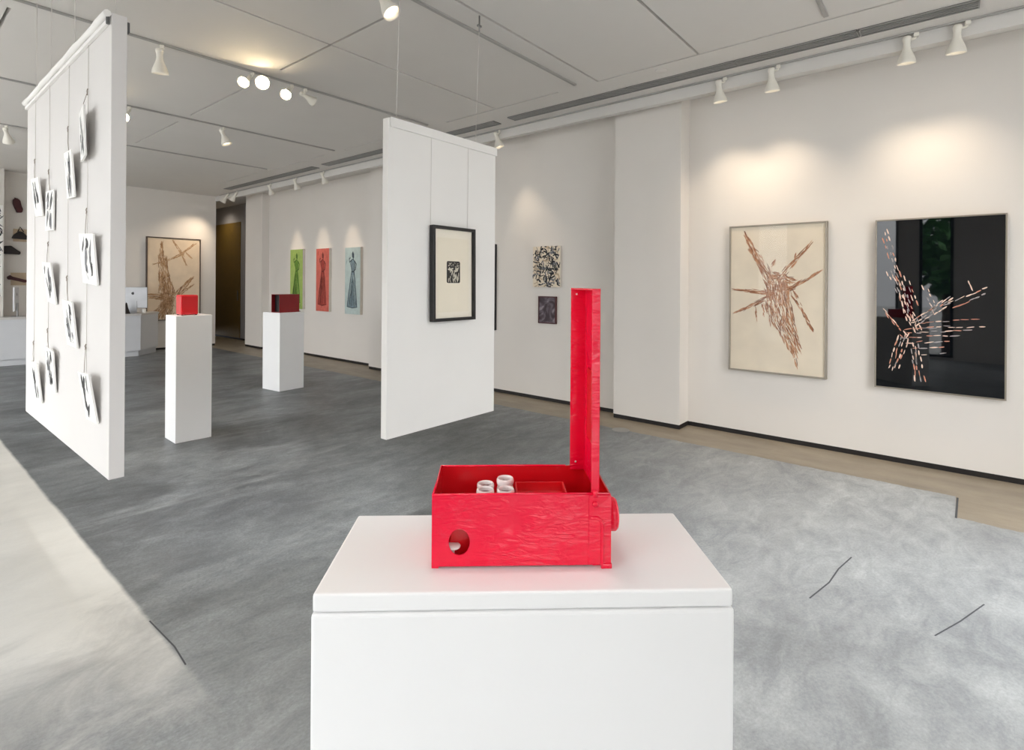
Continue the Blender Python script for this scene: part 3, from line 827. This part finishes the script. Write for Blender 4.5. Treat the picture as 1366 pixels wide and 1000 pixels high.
# its framed print, hung by two wires from the top rail
PW, PH = .405, .645
pz = 1.558
r_ = thing('framed_print', 'black framed print with a small dark plate on cream paper, wired to the right partition', 'framed print', (2.585, PY - .002, pz), (PI / 2 - R(0.6), 0, 0))
mb = MB(); ring(mb, PW, PH, .021, .006, .044, .002); mb.build('frame', M['black_frame'], r_)
mb = MB(); mb.box((-PW / 2 + .015, -PH / 2 + .015, .012), (PW / 2 - .015, PH / 2 - .015, .022)); mb.build('mat_board', M['paper'], r_)
cb = MB(); cb.box((-.150, -.262, .0221), (.150, .245, .0232))
sh = cb.build('print_sheet', M['paper2'], r_)
cb = MB()
def rr(cx_, cy_, w_, h_, r0, n=5):
    pts = []
    for qx, qy, a0 in ((1, 1, 0), (-1, 1, 90), (-1, -1, 180), (1, -1, 270)):
        for k in range(n):
            a = R(a0 + 90 * k / (n - 1)); pts.append((cx_ + qx * (w_ / 2 - r0) + r0 * math.cos(a), cy_ + qy * (h_ / 2 - r0) + r0 * math.sin(a)))
    return pts
poly_mark(cb, rr(.0, .012, .128, .150, .012), 0, .0238)
for sx in (-.027, .027):
    for k in range(9):
        mark(cb, sx + rng.uniform(-.016, .016), .028 + rng.uniform(-.011, .013), rng.uniform(0, 3), .022, .010, 1, .0242 + k * .00004, .4)
for k in range(26):
    mark(cb, rng.uniform(-.05, .05), rng.uniform(-.05, .006), rng.uniform(.9, 2.2), .03, .006, 1, .0242 + rng.random() * .0003)
for k in range(18):
    mark(cb, rng.uniform(-.052, .052), rng.uniform(.05, .075), rng.uniform(-.6, .6), .014, .003, 1, .0242)
cb.build('etched_plate', [M['plate'], M['plate_w']], sh, recalc=False)
mb = MB(); mb.box((-PW / 2 + .018, -PH / 2 + .018, .034), (PW / 2 - .018, PH / 2 - .018, .036)); mb.build('glass', M['pane'], r_)
for x in (-.195, .155):
    mb = MB(); mb.tube([(x, PH / 2 - .01, .008), (x, PZ1 - .05 - pz, .0165)], .0016, 6)
    mb.build('hanging_wire', M['wire'], r_)

# left partition
QX, QY0, QY1, QZ0, QZ1, QT = 0.727, 3.05, 5.10, 0.56, 2.755, 0.062
r_ = thing('hanging_partition', 'white suspended partition at the left hung with small black and white boards', 'partition', (QX, QY0, QZ0))
l_, h = QY1 - QY0, QZ1 - QZ0
mb = MB(); mb.box((0, 0, 0), (QT, l_, h), 0.003)
mb.build('panel', M['panel_grey'], r_)  # white paint darkened to offset the window light
mb = MB()
n = 24   # slightly crumpled cover strip along the top edge
pts = [(-.012 - .005 * rng.random(), l_ * k / n, h - .012 + .008 * rng.random()) for k in range(n + 1)]
mb.tube(pts, [.016 + .004 * rng.random() for _ in pts], 8)
mb.box((-.016, 0.03, h - .05), (-.0005, l_ - .003, h - .03), .002)
mb.build('top_rail', M['panel'], r_)
mb = MB(); mb.tube([(-.012, .012, h - .055), (-.012, .012, h - .01)], .008, 8); mb.build('rail_end', M['vent_dark'], r_)
for y in (0.06, l_ * .42, l_ * .72, l_ - .1):
    mb = MB(); mb.tube([(QT / 2, y, h), (QT / 2, y, ZC - QZ0 - .001)], .0022, 6)
    mb.build('suspension_cable', M['wire'], r_)
mb = MB(); mb.box((QT, .004, h - .07), (QT + .012, .03, h - .02), .004); mb.build('bracket', M['vent_dark'], r_)

# four hanging wires and the boards clipped to them
wy = {1: 4.775, 2: 4.340, 3: 3.845, 4: 3.432}
for i_, (k, zlow) in enumerate(((1, .95), (2, 1.05), (3, 1.30), (4, .98))):
    mb = MB(); mb.tube([(QX - .006, wy[k], zlow), (QX - .007, wy[k] - .004, 1.9), (QX - .006, wy[k], QZ1 - .048)], .0015, 6)
    tag(mb.build('hanging_wire', M['wire']), 'thin vertical wire on the left partition, %s from the camera' % ('farthest', 'third', 'second', 'nearest')[i_], 'wire', 'hanging wires on the left partition')
def hanging_board(y0, y1, zb, zt, lean, yawd, wire, hookz, roll, label, seed):
    """white painted board hung from a twist of wire, leaning forward at the top"""
    w, h = abs(y1 - y0), zt - zb
    if abs(yawd) > 1: w = .22
    yc = (y0 + y1) / 2
    off = .016 + (w / 2 * abs(math.sin(R(yawd))))
    r_ = thing('hanging_board', label, 'art board', (QX - off, yc, zb), (0, 0, 0), 'boards hung on the left partition')
    r_.rotation_euler = Euler((PI / 2 + R(roll) * 0, 0, -PI / 2 + R(yawd)), 'XYZ')
    lean_m = Matrix.Rotation(R(lean), 4, 'X') @ Matrix.Rotation(R(roll), 4, 'Z')
    g = random.Random(seed)
    cb = MB()
    cb.mi = 0; cb.box((-w / 2, 0, -.009), (w / 2, h, 0), .0012, lean_m)
    def P(a, b, z): return lean_m @ Vector(((a - .5) * w, b * h, z))
    def blob(cx_, cy_, rx, ry, ang, mi, z):
        pts = []
        for k in range(9):
            t = 2 * PI * k / 9; rr_ = g.uniform(.7, 1.25)
            a, b = rx * math.cos(t) * rr_, ry * math.sin(t) * rr_
            pts.append(P(max(.03, min(.97, cx_ + a * math.cos(ang) - b * math.sin(ang))), max(.03, min(.97, cy_ + a * math.sin(ang) + b * math.cos(ang))), z))
        cb.mi = mi; cb.face(pts)
    base = g.uniform(-.4, .4) + PI / 2
    for k in range(11):
        blob(g.uniform(.22, .78), g.uniform(.15, .88), g.uniform(.10, .26), g.uniform(.03, .085), base + g.uniform(-.6, .6), 1 if g.random() < .6 else 2, .0006 + k * .00005)
    for k in range(7):
        a, b = g.uniform(.15, .85), g.uniform(.1, .9)
        blob(a, b, g.uniform(.05, .15), .008, base + g.uniform(-1, 1), 1, .0014)
    cb.build('board', [M['board'], M['brush_black'], M['brush_grey']], r_, recalc=False)
    top = lean_m @ Vector((g.uniform(-.1, .1) * w, h * .98, -.004))
    inv = r_.matrix_basis.inverted() if False else Matrix.LocRotScale(r_.location, r_.rotation_euler, None).inverted()
    hook = inv @ Vector((QX - .009, wy[wire], hookz))
    mid = (top + hook) / 2 + Vector((.012, -.01, .004))
    mb = MB(); mb.tube([top, mid, hook], .0014, 6)
    mb.build('twine', M['twine'], r_)
    mb = MB(); a_ = hook
    mb.tube([a_ + Vector((-.01, -.014, 0)), a_ + Vector((.008, -.004, .002)), a_ + Vector((-.006, .004, .002)), a_ + Vector((.004, .014, 0))], .0026, 6)
    mb.build('clip', M['twine'], r_)
BL = [
 (3.36, 3.47, 2.115, 2.365, 2, -7.5, 4, 2.465, 0, 'board turned almost edge on, topmost on the left partition'),
 (3.62, 3.80, 1.945, 2.195, 4, -3, 3, 2.348, -3, 'board at the upper middle of the left partition, left of and below the edge-on board'),
 (4.48, 4.70, 1.912, 2.155, 6, 0, 1, 2.297, -3, 'uppermost board at the far edge of the left partition'),
 (4.175, 4.39, 1.80, 2.045, 0, 0, 2, 2.17, -2, 'board beside and slightly below the uppermost far-edge board'),
 (3.20, 3.46, 1.478, 1.73, 5, 0, 4, 1.854, -3, 'widest board, at mid height nearest the camera on the left partition'),
 (4.085, 4.30, 1.358, 1.605, 7, 0, 2, 1.721, -3.5, 'board at mid height on the third wire, left of the widest board'),
 (3.58, 3.79, 1.137, 1.388, 6, 0, 3, 1.508, -2, 'board below mid height in the middle of the left partition'),
 (4.085, 4.29, .838, 1.09, 4, 0, 2, 1.183, -5, 'low board with a bold black bar, third wire of the left partition'),
 (4.465, 4.67, .714, .968, 6, 0, 1, 1.071, -1, 'lowest board at the far edge of the left partition'),
 (3.18, 3.38, .80, 1.045, 8, 0, 4, 1.155, 2, 'lowest board nearest the camera on the left partition'),
]
for i, b in enumerate(BL): hanging_board(*b, 40 + i)

# ------------------------------------------------------------------ far pedestals with red boxes
def pedestal(x, y, w, d_, h, rz, label):
    r_ = thing('display_pedestal', label, 'pedestal', (x, y, 0), (0, 0, rz))
    mb = MB(); mb.box((-w / 2, -d_ / 2, 0.001), (w / 2, d_ / 2, h), 0.003)
    mb.build('body', M['plinth'], r_)
    return r_
pedestal(1.967, 5.636, .306, .295, 1.172, R(-1.5), 'tall white pedestal with the bright red box, left of the two far pedestals')
pedestal(3.735, 7.25, .374, .40, 1.068, R(6), 'white pedestal with the dark red open box, right of the two far pedestals')

r_ = thing('red_box', 'bright red enamel box with rounded edge on the left far pedestal', 'box', (1.942, 5.613, 1.172), (0, 0, R(-1.5)))
mb = MB(); mb.box((-.075, -.07, .006), (.075, .07, .192), .018, seg=4); mb.build('body', M['redsmooth'], r_)
mb = MB(); mb.box((-.06, -.0745, .02), (.068, -.0705, .178), .003); mb.build('door', M['redsmooth'], r_)
for sx in (-.06, .06):
    for sy in (-.055, .055):
        mb = MB(); mb.lathe([(0, 0), (.008, 0), (.008, .008), (0, .008)], 12, Matrix.Translation((sx, sy, .0))); mb.build('foot', M['black'], r_)
r_ = thing('red_box', 'dark red metal box open at its left side on the right far pedestal', 'box', (3.735, 7.20, 1.068), (0, 0, R(6)))
bw, bd, bh, t = .305, .19, .25, .006
mb = MB()
mb.box((-bw / 2, -bd / 2, 0), (bw / 2, bd / 2, t)); mb.box((-bw / 2, -bd / 2, bh - t), (bw / 2, bd / 2, bh))
mb.box((-bw / 2, -bd / 2, t), (bw / 2, -bd / 2 + t, bh - t)); mb.box((-bw / 2, bd / 2 - t, t), (bw / 2, bd / 2, bh - t))
mb.box((bw / 2 - t, -bd / 2 + t, t), (bw / 2, bd / 2 - t, bh - t))
mb.build('body', M['reddark'], r_)
mb = MB(); mb.box((-bw / 2 + .05, -bd / 2 + t + .001, t + .001), (-bw / 2 + .054, bd / 2 - t - .001, bh - t - .001)); mb.build('inner_panel', M['black'], r_)  # added black sheet standing in for the shade inside the box
mb = MB(); mb.box((bw / 2, -.05, 0.001), (bw / 2 + .05, .05, .012), .003); mb.build('latch', M['black'], r_)

# ------------------------------------------------------------------ reception desk and things around it
r_ = thing('reception_desk', 'white faceted reception desk at the back, passing behind the left partition', 'desk', (0, 0, 0))
body = [(1.40, 12.58), (3.45, 12.36), (3.90, 12.86), (3.90, 13.12), (1.56, 13.12), (1.56, 12.85), (1.40, 12.85)]
def inset_poly(p, k, cx_=2.7, cy_=12.85): return [(cx_ + (x - cx_) * (1 - k), cy_ + (y - cy_) * (1 - k * 3)) for x, y in p]
mb = MB(); mb.prism(inset_poly(body, .03), 0.002, .11); mb.build('kick_plinth', M['desk'], r_)
mb = MB(); mb.prism(body, .112, .80); mb.build('body', M['desk'], r_)
mb = MB(); mb.prism([(x, y) for x, y in inset_poly(body, -.012)], .801, .84); mb.build('worktop', M['desk_top'], r_)

def computer(loc, rz, label, shell='alu'):
    r_ = thing('desktop_computer', label, 'computer', loc, (0, 0, rz))
    w, h = .49, .42
    mb = MB(); mb.box((-w / 2, -.012, .10), (w / 2, .012, .10 + h), .008); mb.build('housing', M[shell], r_)
    mb = MB(); mb.box((-w / 2 + .012, .0125, .175), (w / 2 - .012, .0135, .10 + h - .012)); mb.build('screen', M['black'], r_)
    mb = MB(); mb.prism([(-.07, .0), (.07, .0), (.07, .012), (-.07, .012)], .006, .24, Matrix.Translation((0, -.03, 0))); mb.box((-.08, -.10, 0.0), (.08, .06, .006), .002)
    mb.build('stand', M['alu'], r_)
    lg = MB()
    mt = Matrix.Translation((0, -.0128, .10 + h * .70)) @ Matrix.Rotation(PI / 2, 4, 'X')
    pts = []
    for k in range(28):
        t = 2 * PI * k / 28
        rr_ = .026 * (1 - .16 * math.exp(-((t - PI / 2) / .3) ** 2) - .10 * math.exp(-((t - 3 * PI / 2) / .3) ** 2) - .30 * math.exp(-(((t + PI) % (2 * PI) - PI) / .32) ** 2))
        pts.append((rr_ * math.cos(t), rr_ * 1.08 * math.sin(t)))
    lg.prism(pts, 0, .001, mt); lg.prism([(.0, .029), (.004, .036), (.012, .042), (.010, .034)], 0, .001, mt)
    lg.build('rear_emblem', M['black'], r_)
computer((3.40, 12.66, .8405), R(-28), 'silver desktop computer seen from behind on the desk, right of the left partition')
computer((1.68, 12.76, .8405), R(76), 'pale desktop computer seen edge on at the far left on the desk', 'alu_light')
# small things on the desk beside the computer
mb = MB(); mb.lathe([(0, 0), (.07, 0), (.055, .04), (.03, .12), (.012, .21), (0, .22)], 10, Matrix.Translation((3.235, 12.455, .841)))
tag(mb.build('dark_cone_ornament', M['darkleather']), 'dark cone shaped ornament on the desk in front of the computer', 'ornament')
mb = MB(); mb.box((3.06, 12.44, .8415), (3.15, 12.52, .885), .006)
tag(mb.build('white_card_stack', M['board']), 'low white stack of cards on the desk front', 'cards')
mb = MB(); mb.lathe([(0, 0), (.03, 0), (.034, .01), (.034, .08), (.030, .08), (.028, .012), (0, .012)], 16, Matrix.Translation((3.58, 12.62, .841)))
tag(mb.build('white_cup', M['board']), 'small white cup at the right end of the desk', 'cup')
mb = MB(); mb.box((1.84, 12.66, .8415), (1.96, 12.90, .853), .003)
tag(mb.build('keyboard', M['black']), 'dark keyboard under the edge-on computer on the desk', 'keyboard')

# leather pieces pinned on the back wall at far left, one beneath another
def wall_piece(x, z, rot, prof, m, label, cord=True, back=True):
    r_ = thing('wall_sculpture', label, 'sculpture', (x, YB, z), FACE_Y, 'leather pieces on the back wall')
    if back:
        mb = MB(); mb.box((-.09, -.13, .001), (.12, .10, .008)); mb.build('backing_sheet', M['backing'], r_)
    mt = Matrix.Rotation(rot, 4, 'Z')
    mb = MB(); mb.prism(prof, .010, .06, mt)
    bmesh.ops.bevel(mb.bm, geom=list(mb.bm.edges), offset=.008, segments=2, affect='EDGES')
    mb.build('body', m, r_)
    if cord:
        mb = MB(); mb.tube([mt @ Vector((-.03, .05, .02)), mt @ Vector((.0, .14, .015)), mt @ Vector((.05, .05, .02))], .008, 6); mb.build('strap', m, r_)
sole = [(-.045, -.13), (.03, -.14), (.06, -.08), (.045, .0), (.06, .08), (.02, .13), (-.04, .11), (-.06, .03), (-.045, -.04)]
pouch = [(-.12, -.08), (.12, -.09), (.10, -.03), (.03, .05), (-.02, .06), (-.09, -.01)]
shoe = [(-.12, -.07), (.12, -.08), (.13, -.03), (.05, .02), (.0, .08), (-.10, .07)]
bone = [(-.15, .02), (-.10, .06), (-.07, .02), (.08, -.03), (.13, -.03), (.14, -.07), (.09, -.08), (-.08, -.02), (-.13, -.03)]
wall_piece(1.745, 2.85, .25, sole, M['maroon'], 'maroon sole-shaped leather piece, topmost on the far left wall', True, False)
wall_piece(1.785, 2.32, 0, pouch, M['darkleather'], 'black pouch-shaped leather piece with a strap loop, second from top on the far left wall')
wall_piece(1.665, 2.03, 0, shoe, M['darkleather'], 'dark shoe-shaped leather piece, third from top on the far left wall', False, False)
wall_piece(1.755, 1.52, 0, bone, M['maroon'], 'dark bone-shaped leather piece, lowest on the far left wall', False)
# ink drawing trailing down the pier at the left photo edge
r_ = thing('hanging_scroll', 'narrow paper scroll with grey ink scribble on the pier at the far left edge', 'drawing', (1.50, 12.9, 1.95), FACE_Y)
cb = MB(); cb.mi = 0; cb.box((-.25, -.75, .001), (.02, .85, .004))
for k in range(150):
    v = rng.uniform(-.7, .8); mark(cb, rng.uniform(-.2, .0) if v > .1 else rng.uniform(-.2, -.03), v, rng.uniform(.8, 2.4), .12, .02, 1 if rng.random() < .4 else 2, .0045 + rng.random() * .0004)
cb.build('sheet', [M['board'], M['brush_black'], M['brush_grey']], r_, recalc=False)

# ------------------------------------------------------------------ near pedestal
NROT = -YAW + R(2.0)
def cam_xy(lat, dep): return (lat * math.cos(YAW) + dep * math.sin(YAW), -lat * math.sin(YAW) + dep * math.cos(YAW))
px_, py_ = cam_xy(.0205, 1.010)
r_ = thing('display_pedestal', 'large white pedestal in the foreground carrying the open red metal box', 'pedestal', (px_, py_, 0), (0, 0, NROT))
mb = MB(); mb.box((-.3435, -.1475, .001), (.3435, .1475, .9685), .006, seg=3); mb.build('body', M['plinth'], r_)
mb = MB(); mb.box((-.3415, -.1455, .97), (.3415, .1455, 1.0), .005, seg=3); mb.build('top_slab', M['plinth'], r_)

# ------------------------------------------------------------------ the open red metal box
bx_, by_ = cam_xy(-.137, .931)
RB = thing('open_red_box', 'open red painted metal box with its lid standing upright, on the foreground pedestal', 'box', (bx_, by_, 1.0), (0, 0, NROT))
BW, BD, BH, T = .314, .150, .1285, .0028
# front wall with an oval port
def holed_plate(w, h, cx_, cz_, rx, rz_, y0, y1, z0, n=40):
    mb = MB()
    outer = []
    for k in range(n):
        a = 2 * PI * k / n; dx, dz = math.cos(a), math.sin(a)
        ts = []
        if dx > 1e-9: ts.append((w - cx_) / dx)
        if dx < -1e-9: ts.append(-cx_ / dx)
        if dz > 1e-9: ts.append((h - cz_) / dz)
        if dz < -1e-9: ts.append((z0 - cz_) / dz)
        t = min(ts); outer.append((cx_ + dx * t, cz_ + dz * t))
    for c in ((0, z0), (w, z0), (0, h), (w, h)):
        i = min(range(n), key=lambda k: (outer[k][0] - c[0]) ** 2 + (outer[k][1] - c[1]) ** 2); outer[i] = c
    inner = [(cx_ + rx * math.cos(2 * PI * k / n), cz_ + rz_ * math.sin(2 * PI * k / n)) for k in range(n)]
    V = lambda p, y: mb.bm.verts.new((p[0], y, p[1]))
    of, ob = [V(p, y0) for p in outer], [V(p, y1) for p in outer]
    nf, nb = [V(p, y0) for p in inner], [V(p, y1) for p in inner]
    for k in range(n):
        j = (k + 1) % n
        mb.bm.faces.new([of[k], of[j], nf[j], nf[k]]); mb.bm.faces.new([ob[j], ob[k], nb[k], nb[j]])
        mb.bm.faces.new([nf[k], nf[j], nb[j], nb[k]]); mb.bm.faces.new([of[j], of[k], ob[k], ob[j]])
    return mb
mb = holed_plate(BW, BH, .048, .046, .0185, .023, 0, T, .004)
mb.build('front_plate', M['red'], RB)
mb = MB()
mb.box((T, T, .004), (BW - T, BD - T, .007))                                    # floor
mb.prism([(T, .004), (BD, .004), (BD, BH), (BD - .02, BH - .001), (BD * .6, BH - .006), (T + .01, BH - .002), (T, BH)], 0, T, Matrix(((0, 0, 1, 0), (1, 0, 0, 0), (0, 1, 0, 0), (0, 0, 0, 1))))
mb.prism([(T, .004), (BD, .004), (BD, BH), (T, BH)], BW - T, BW, Matrix(((0, 0, 1, 0), (1, 0, 0, 0), (0, 1, 0, 0), (0, 0, 0, 1))))
mb.prism([(T, .004), (BW - T, .004), (BW - T, BH + .012), (BW - .036, BH + .012), (BW - .042, BH + .004), (BW - .055, BH), (T, BH)], BD - T, BD, Matrix(((1, 0, 0, 0), (0, 0, 1, 0), (0, 1, 0, 0), (0, 0, 0, 1))))
mb.build('body', M['redsmooth'], RB)
# rolled rim
mb = MB(); mb.tube([(.002, .0015, BH), (BW * .5, .0015, BH + .0008), (BW - .002, .0015, BH)], .0022, 8); mb.tube([(.002, BD - .0015, BH), (BW * .5, BD - .0015, BH + .0006), (BW - .06, BD - .0015, BH)], .002, 8)
mb.tube([(.0015, .002, BH), (.0015, BD * .5, BH - .003), (.0015, BD - .002, BH)], .002, 8)
mb.build('rim', M['red'], RB)
# end plate at the hinge side, with its bent bracket, screw and eyelet foot
mb = MB(); mb.box((BW - .039, -.0022, .006), (BW + .001, -.0002, BH - .002), .0008); mb.build('hinge_plate', M['red'], RB)
mb = MB(); mb.tube([(BW - .036, -.003, .088), (BW - .024, -.003, .088), (BW - .0165, -.003, .082), (BW - .015, -.003, .072), (BW - .015, -.003, .012), (BW - .014, -.003, .0)], .0032, 8); mb.build('bracket', M['red'], RB)
mtx = Matrix.Rotation(PI / 2, 4, 'X')
mb = MB(); mb.lathe([(0, .006), (.003, .0058), (.0048, .004), (.005, 0), (0, 0)], 14, Matrix.Translation((BW - .028, -.0022, .112)) @ mtx); mb.build('screw', M['red'], RB)
mb = MB(); mb.box((BW - .016, -.0065, .0), (BW + .002, .004, .0085), .002)
mb.lathe([(0, .0002), (.002, .0002), (.002, 0), (0, 0)], 10, Matrix.Translation((BW - .006, -.0066, .0045)) @ mtx)
mb.build('foot', M['red'], RB)
mb = MB(); mb.box((.0, .002, .0), (.012, BD, .004)); mb.box((BW - .03, .006, .0), (BW - .004, BD, .004)); mb.build('skid', M['red'], RB)
# round boss on the right end
mty = Matrix.Rotation(PI / 2, 4, 'Y')
mb = MB(); mb.lathe([(0, .021), (.022, .021), (.027, .0195), (.0295, .016), (.0295, .0), (0, .0)], 32, Matrix.Translation((BW + .0005, .046, .074)) @ mty); mb.build('end_boss', M['red'], RB)
# lid: a shallow tray standing upright on its hinge
LZ0, LZ1 = .122, .490
lid = [(.2795, .004), (.2925, .004), (.300, .006), (.3005, BD - .002), (.2655, BD - .002)]
mb = MB()
tt = .0026
mb.prism([(.280, .003), (.2935, .003), (.2935, .003 + tt), (.280, .003 + tt)], LZ0, LZ1)                     # front flange
mb.prism([(.2915, .0055), (.2942, .003), (.2945, BD - .004), (.2918, BD - .004)], LZ0, LZ1)                     # panel
mb.prism([(.2625, BD - .006), (.2943, BD - .006), (.2943, BD - .003), (.2625, BD - .003)], LZ0, LZ1)          # back flange
mb.prism([(.280, .003), (.2943, .003), (.2943, BD - .003), (.2625, BD - .003)], LZ1 - tt, LZ1 + .0005)        # top cap
LID = mb.build('lid', M['red'], RB)
mb = MB(); mb.box((.2900, .03, .20), (.2914, .11, .335), .001); mb.build('label_plate', M['redsmooth'], LID)
for z_ in (.478, LZ0 + .016):
    mb = MB(); mb.lathe([(0, .002), (.0018, .0018), (.0022, 0), (0, 0)], 12, Matrix.Translation((.274, BD - .0062, z_)) @ mtx); mb.build('rivet', M['jar_white'], LID)
mb = MB(); mb.tube([(.2865, -.0005, LZ0 + .002), (.2865, -.0005, LZ0 + .014)], .0045, 10); mb.build('hinge_pin', M['red'], LID)
# inside: a raised ledge and inner compartment
mb = MB()
mb.box((.030, .028, .008), (.145, .135, .058), .002); mb.build('ledge', M['redsmooth'], RB)
mb = MB()
for (a, b, c, d_) in ((.150, .040, .245, .043), (.150, .115, .245, .118), (.150, .043, .153, .115), (.242, .043, .245, .115)):
    mb.box((a, b, .008), (c, d_, .107))
mb.box((.153, .043, .008), (.242, .115, .09)); mb.build('inner_compartment', M['redsmooth'], RB)
# four little glass jars standing on the ledge
def jar(x, y, h, label):
    p = Matrix.LocRotScale(RB.location, RB.rotation_euler, None) @ Vector((x, y, .0585))
    r_ = thing('glass_jar', label, 'jar', p, (0, 0, NROT), 'small jars in the open red box')
    r0 = .0163
    mb = MB(); mb.lathe([(0, 0), (r0 * .95, 0), (r0, .003), (r0, h * .66), (r0 * .93, h * .74), (r0 * .90, h * .78), (r0 * .9, h * .80), (0, h * .80)], 24); mb.build('body', M['jar_white'], r_)
    mb = MB(); mb.lathe([(r0 * .92, h * .79), (r0 * 1.0, h * .83), (r0 * 1.04, h * .90), (r0 * 1.0, h * .96), (r0 * .92, h), (r0 * .82, h * .99), (r0 * .80, h * .92), (r0 * .82, h * .81)], 28); mb.build('lip', M['jar_lip'], r_)
    mb = MB(); mb.lathe([(r0 * .79, h * .801), (r0 * .79, h * .86), (0, h * .86)], 20); mb.build('contents', M['jar_in'], r_)
jar(.092, .060, .058, 'glass jar at the front left of the four in the open red box')
jar(.130, .060, .058, 'glass jar at the front right of the four in the open red box')
jar(.092, .099, .054, 'glass jar at the back left of the four in the open red box')
jar(.130, .099, .064, 'tallest glass jar at the back right of the four in the open red box')
p = Matrix.LocRotScale(RB.location, RB.rotation_euler, None) @ Vector((.036, .0175, .0075))
mb = MB(); mb.lathe([(0, .022), (.013, .022), (.0135, .0235), (.013, .025), (0, .025)], 24); mb.lathe([(0, 0), (.009, 0), (.009, .002), (.003, .004), (.003, .022), (0, .022)], 12)
o = mb.build('white_disc', M['jar_white']); o.location = p
tag(o, 'small white disc glimpsed through the oval port of the open red box', 'disc')

# ------------------------------------------------------------------ outside the shop windows
mb = MB(); mb.box((-40, -40, -.3), (XL - .2, 40, -.16)); mb.box((XL - .2, -40, -.3), (20, YF - .2, -.16))
tag(mb.build('pavement', M['pavement']), kind='structure')
def tree(x, y, h, label, seed):
    r_ = thing('street_tree', label, 'tree', (x, y, -.16), group='street trees outside')
    g = random.Random(seed)
    mb = MB(); mb.tube([(0, 0, 0), (.05, .02, h * .3), (0, .05, h * .6)], [.12, .09, .05], 10); mb.build('trunk', M['bark'], r_)
    mb = MB()
    for k in range(900):
        v = Vector((g.gauss(0, 1), g.gauss(0, 1), g.gauss(0, 1))).normalized() * g.random() ** .4
        c = Vector((v.x * h * .28, v.y * h * .28, h * .68 + v.z * h * .30))
        a = Vector((g.gauss(0, 1), g.gauss(0, 1), g.gauss(0, 1))).normalized(); b = a.orthogonal().normalized()
        mb.face([c - a * .16, c + b * .08, c + a * .16, c - b * .08])
    mb.build('foliage', M['leaf'], r_, recalc=False)
tree(-5.2, 0.1, 3.5, 'leafy street tree beyond the left shop windows', 3)

# ------------------------------------------------------------------ daylight
w_ = bpy.data.worlds.new('sky'); sc.world = w_
w_.use_nodes = True
bg = w_.node_tree.nodes['Background']
# overcast sky: brighter overhead than at the horizon
wn = w_.node_tree
tcw = N(wn, 'ShaderNodeTexCoord'); sepw = N(wn, 'ShaderNodeSeparateXYZ')
wn.links.new(tcw.outputs['Generated'], sepw.inputs[0])
rpw = N(wn, 'ShaderNodeValToRGB')
rpw.color_ramp.elements[0].position = 0.0; rpw.color_ramp.elements[0].color = (0.40, 0.41, 0.42, 1)
rpw.color_ramp.elements[1].position = 0.75; rpw.color_ramp.elements[1].color = (0.97, 0.985, 1.0, 1)
wn.links.new(sepw.outputs['Z'], rpw.inputs[0])
wn.links.new(rpw.outputs[0], bg.inputs['Color'])
bg.inputs['Strength'].default_value = 11.0
def portal(axis, fixed, op):
    ld = bpy.data.lights.new('daylight_portal', 'AREA')
    ld.shape = 'RECTANGLE'
    a0, a1, z0, z1 = op
    ld.size, ld.size_y = a1 - a0, z1 - z0
    ld.cycles.is_portal = True
    o = bpy.data.objects.new('daylight_portal', ld); COL.objects.link(o)
    if axis == 'X':
        o.location = (fixed - .21, (a0 + a1) / 2, (z0 + z1) / 2); o.rotation_euler = (PI / 2, 0, -PI / 2)
    else:
        o.location = ((a0 + a1) / 2, fixed - .21, (z0 + z1) / 2); o.rotation_euler = (-PI / 2, 0, 0)
        o.rotation_euler = (PI / 2, 0, 0)
for op in LWIN: portal('X', XL, op)
for op in FWIN: portal('Y', YF, op)

sc.view_settings.view_transform = 'Standard'
sc.view_settings.look = 'None'
sc.view_settings.gamma = 1.0
sc.view_settings.use_curve_mapping = False
sc.view_settings.exposure = 0.16
sc.cycles.max_bounces = 10
sc.cycles.diffuse_bounces = 6
sc.cycles.glossy_bounces = 4
sc.cycles.transparent_max_bounces = 12
sc.cycles.sample_clamp_indirect = 6.0
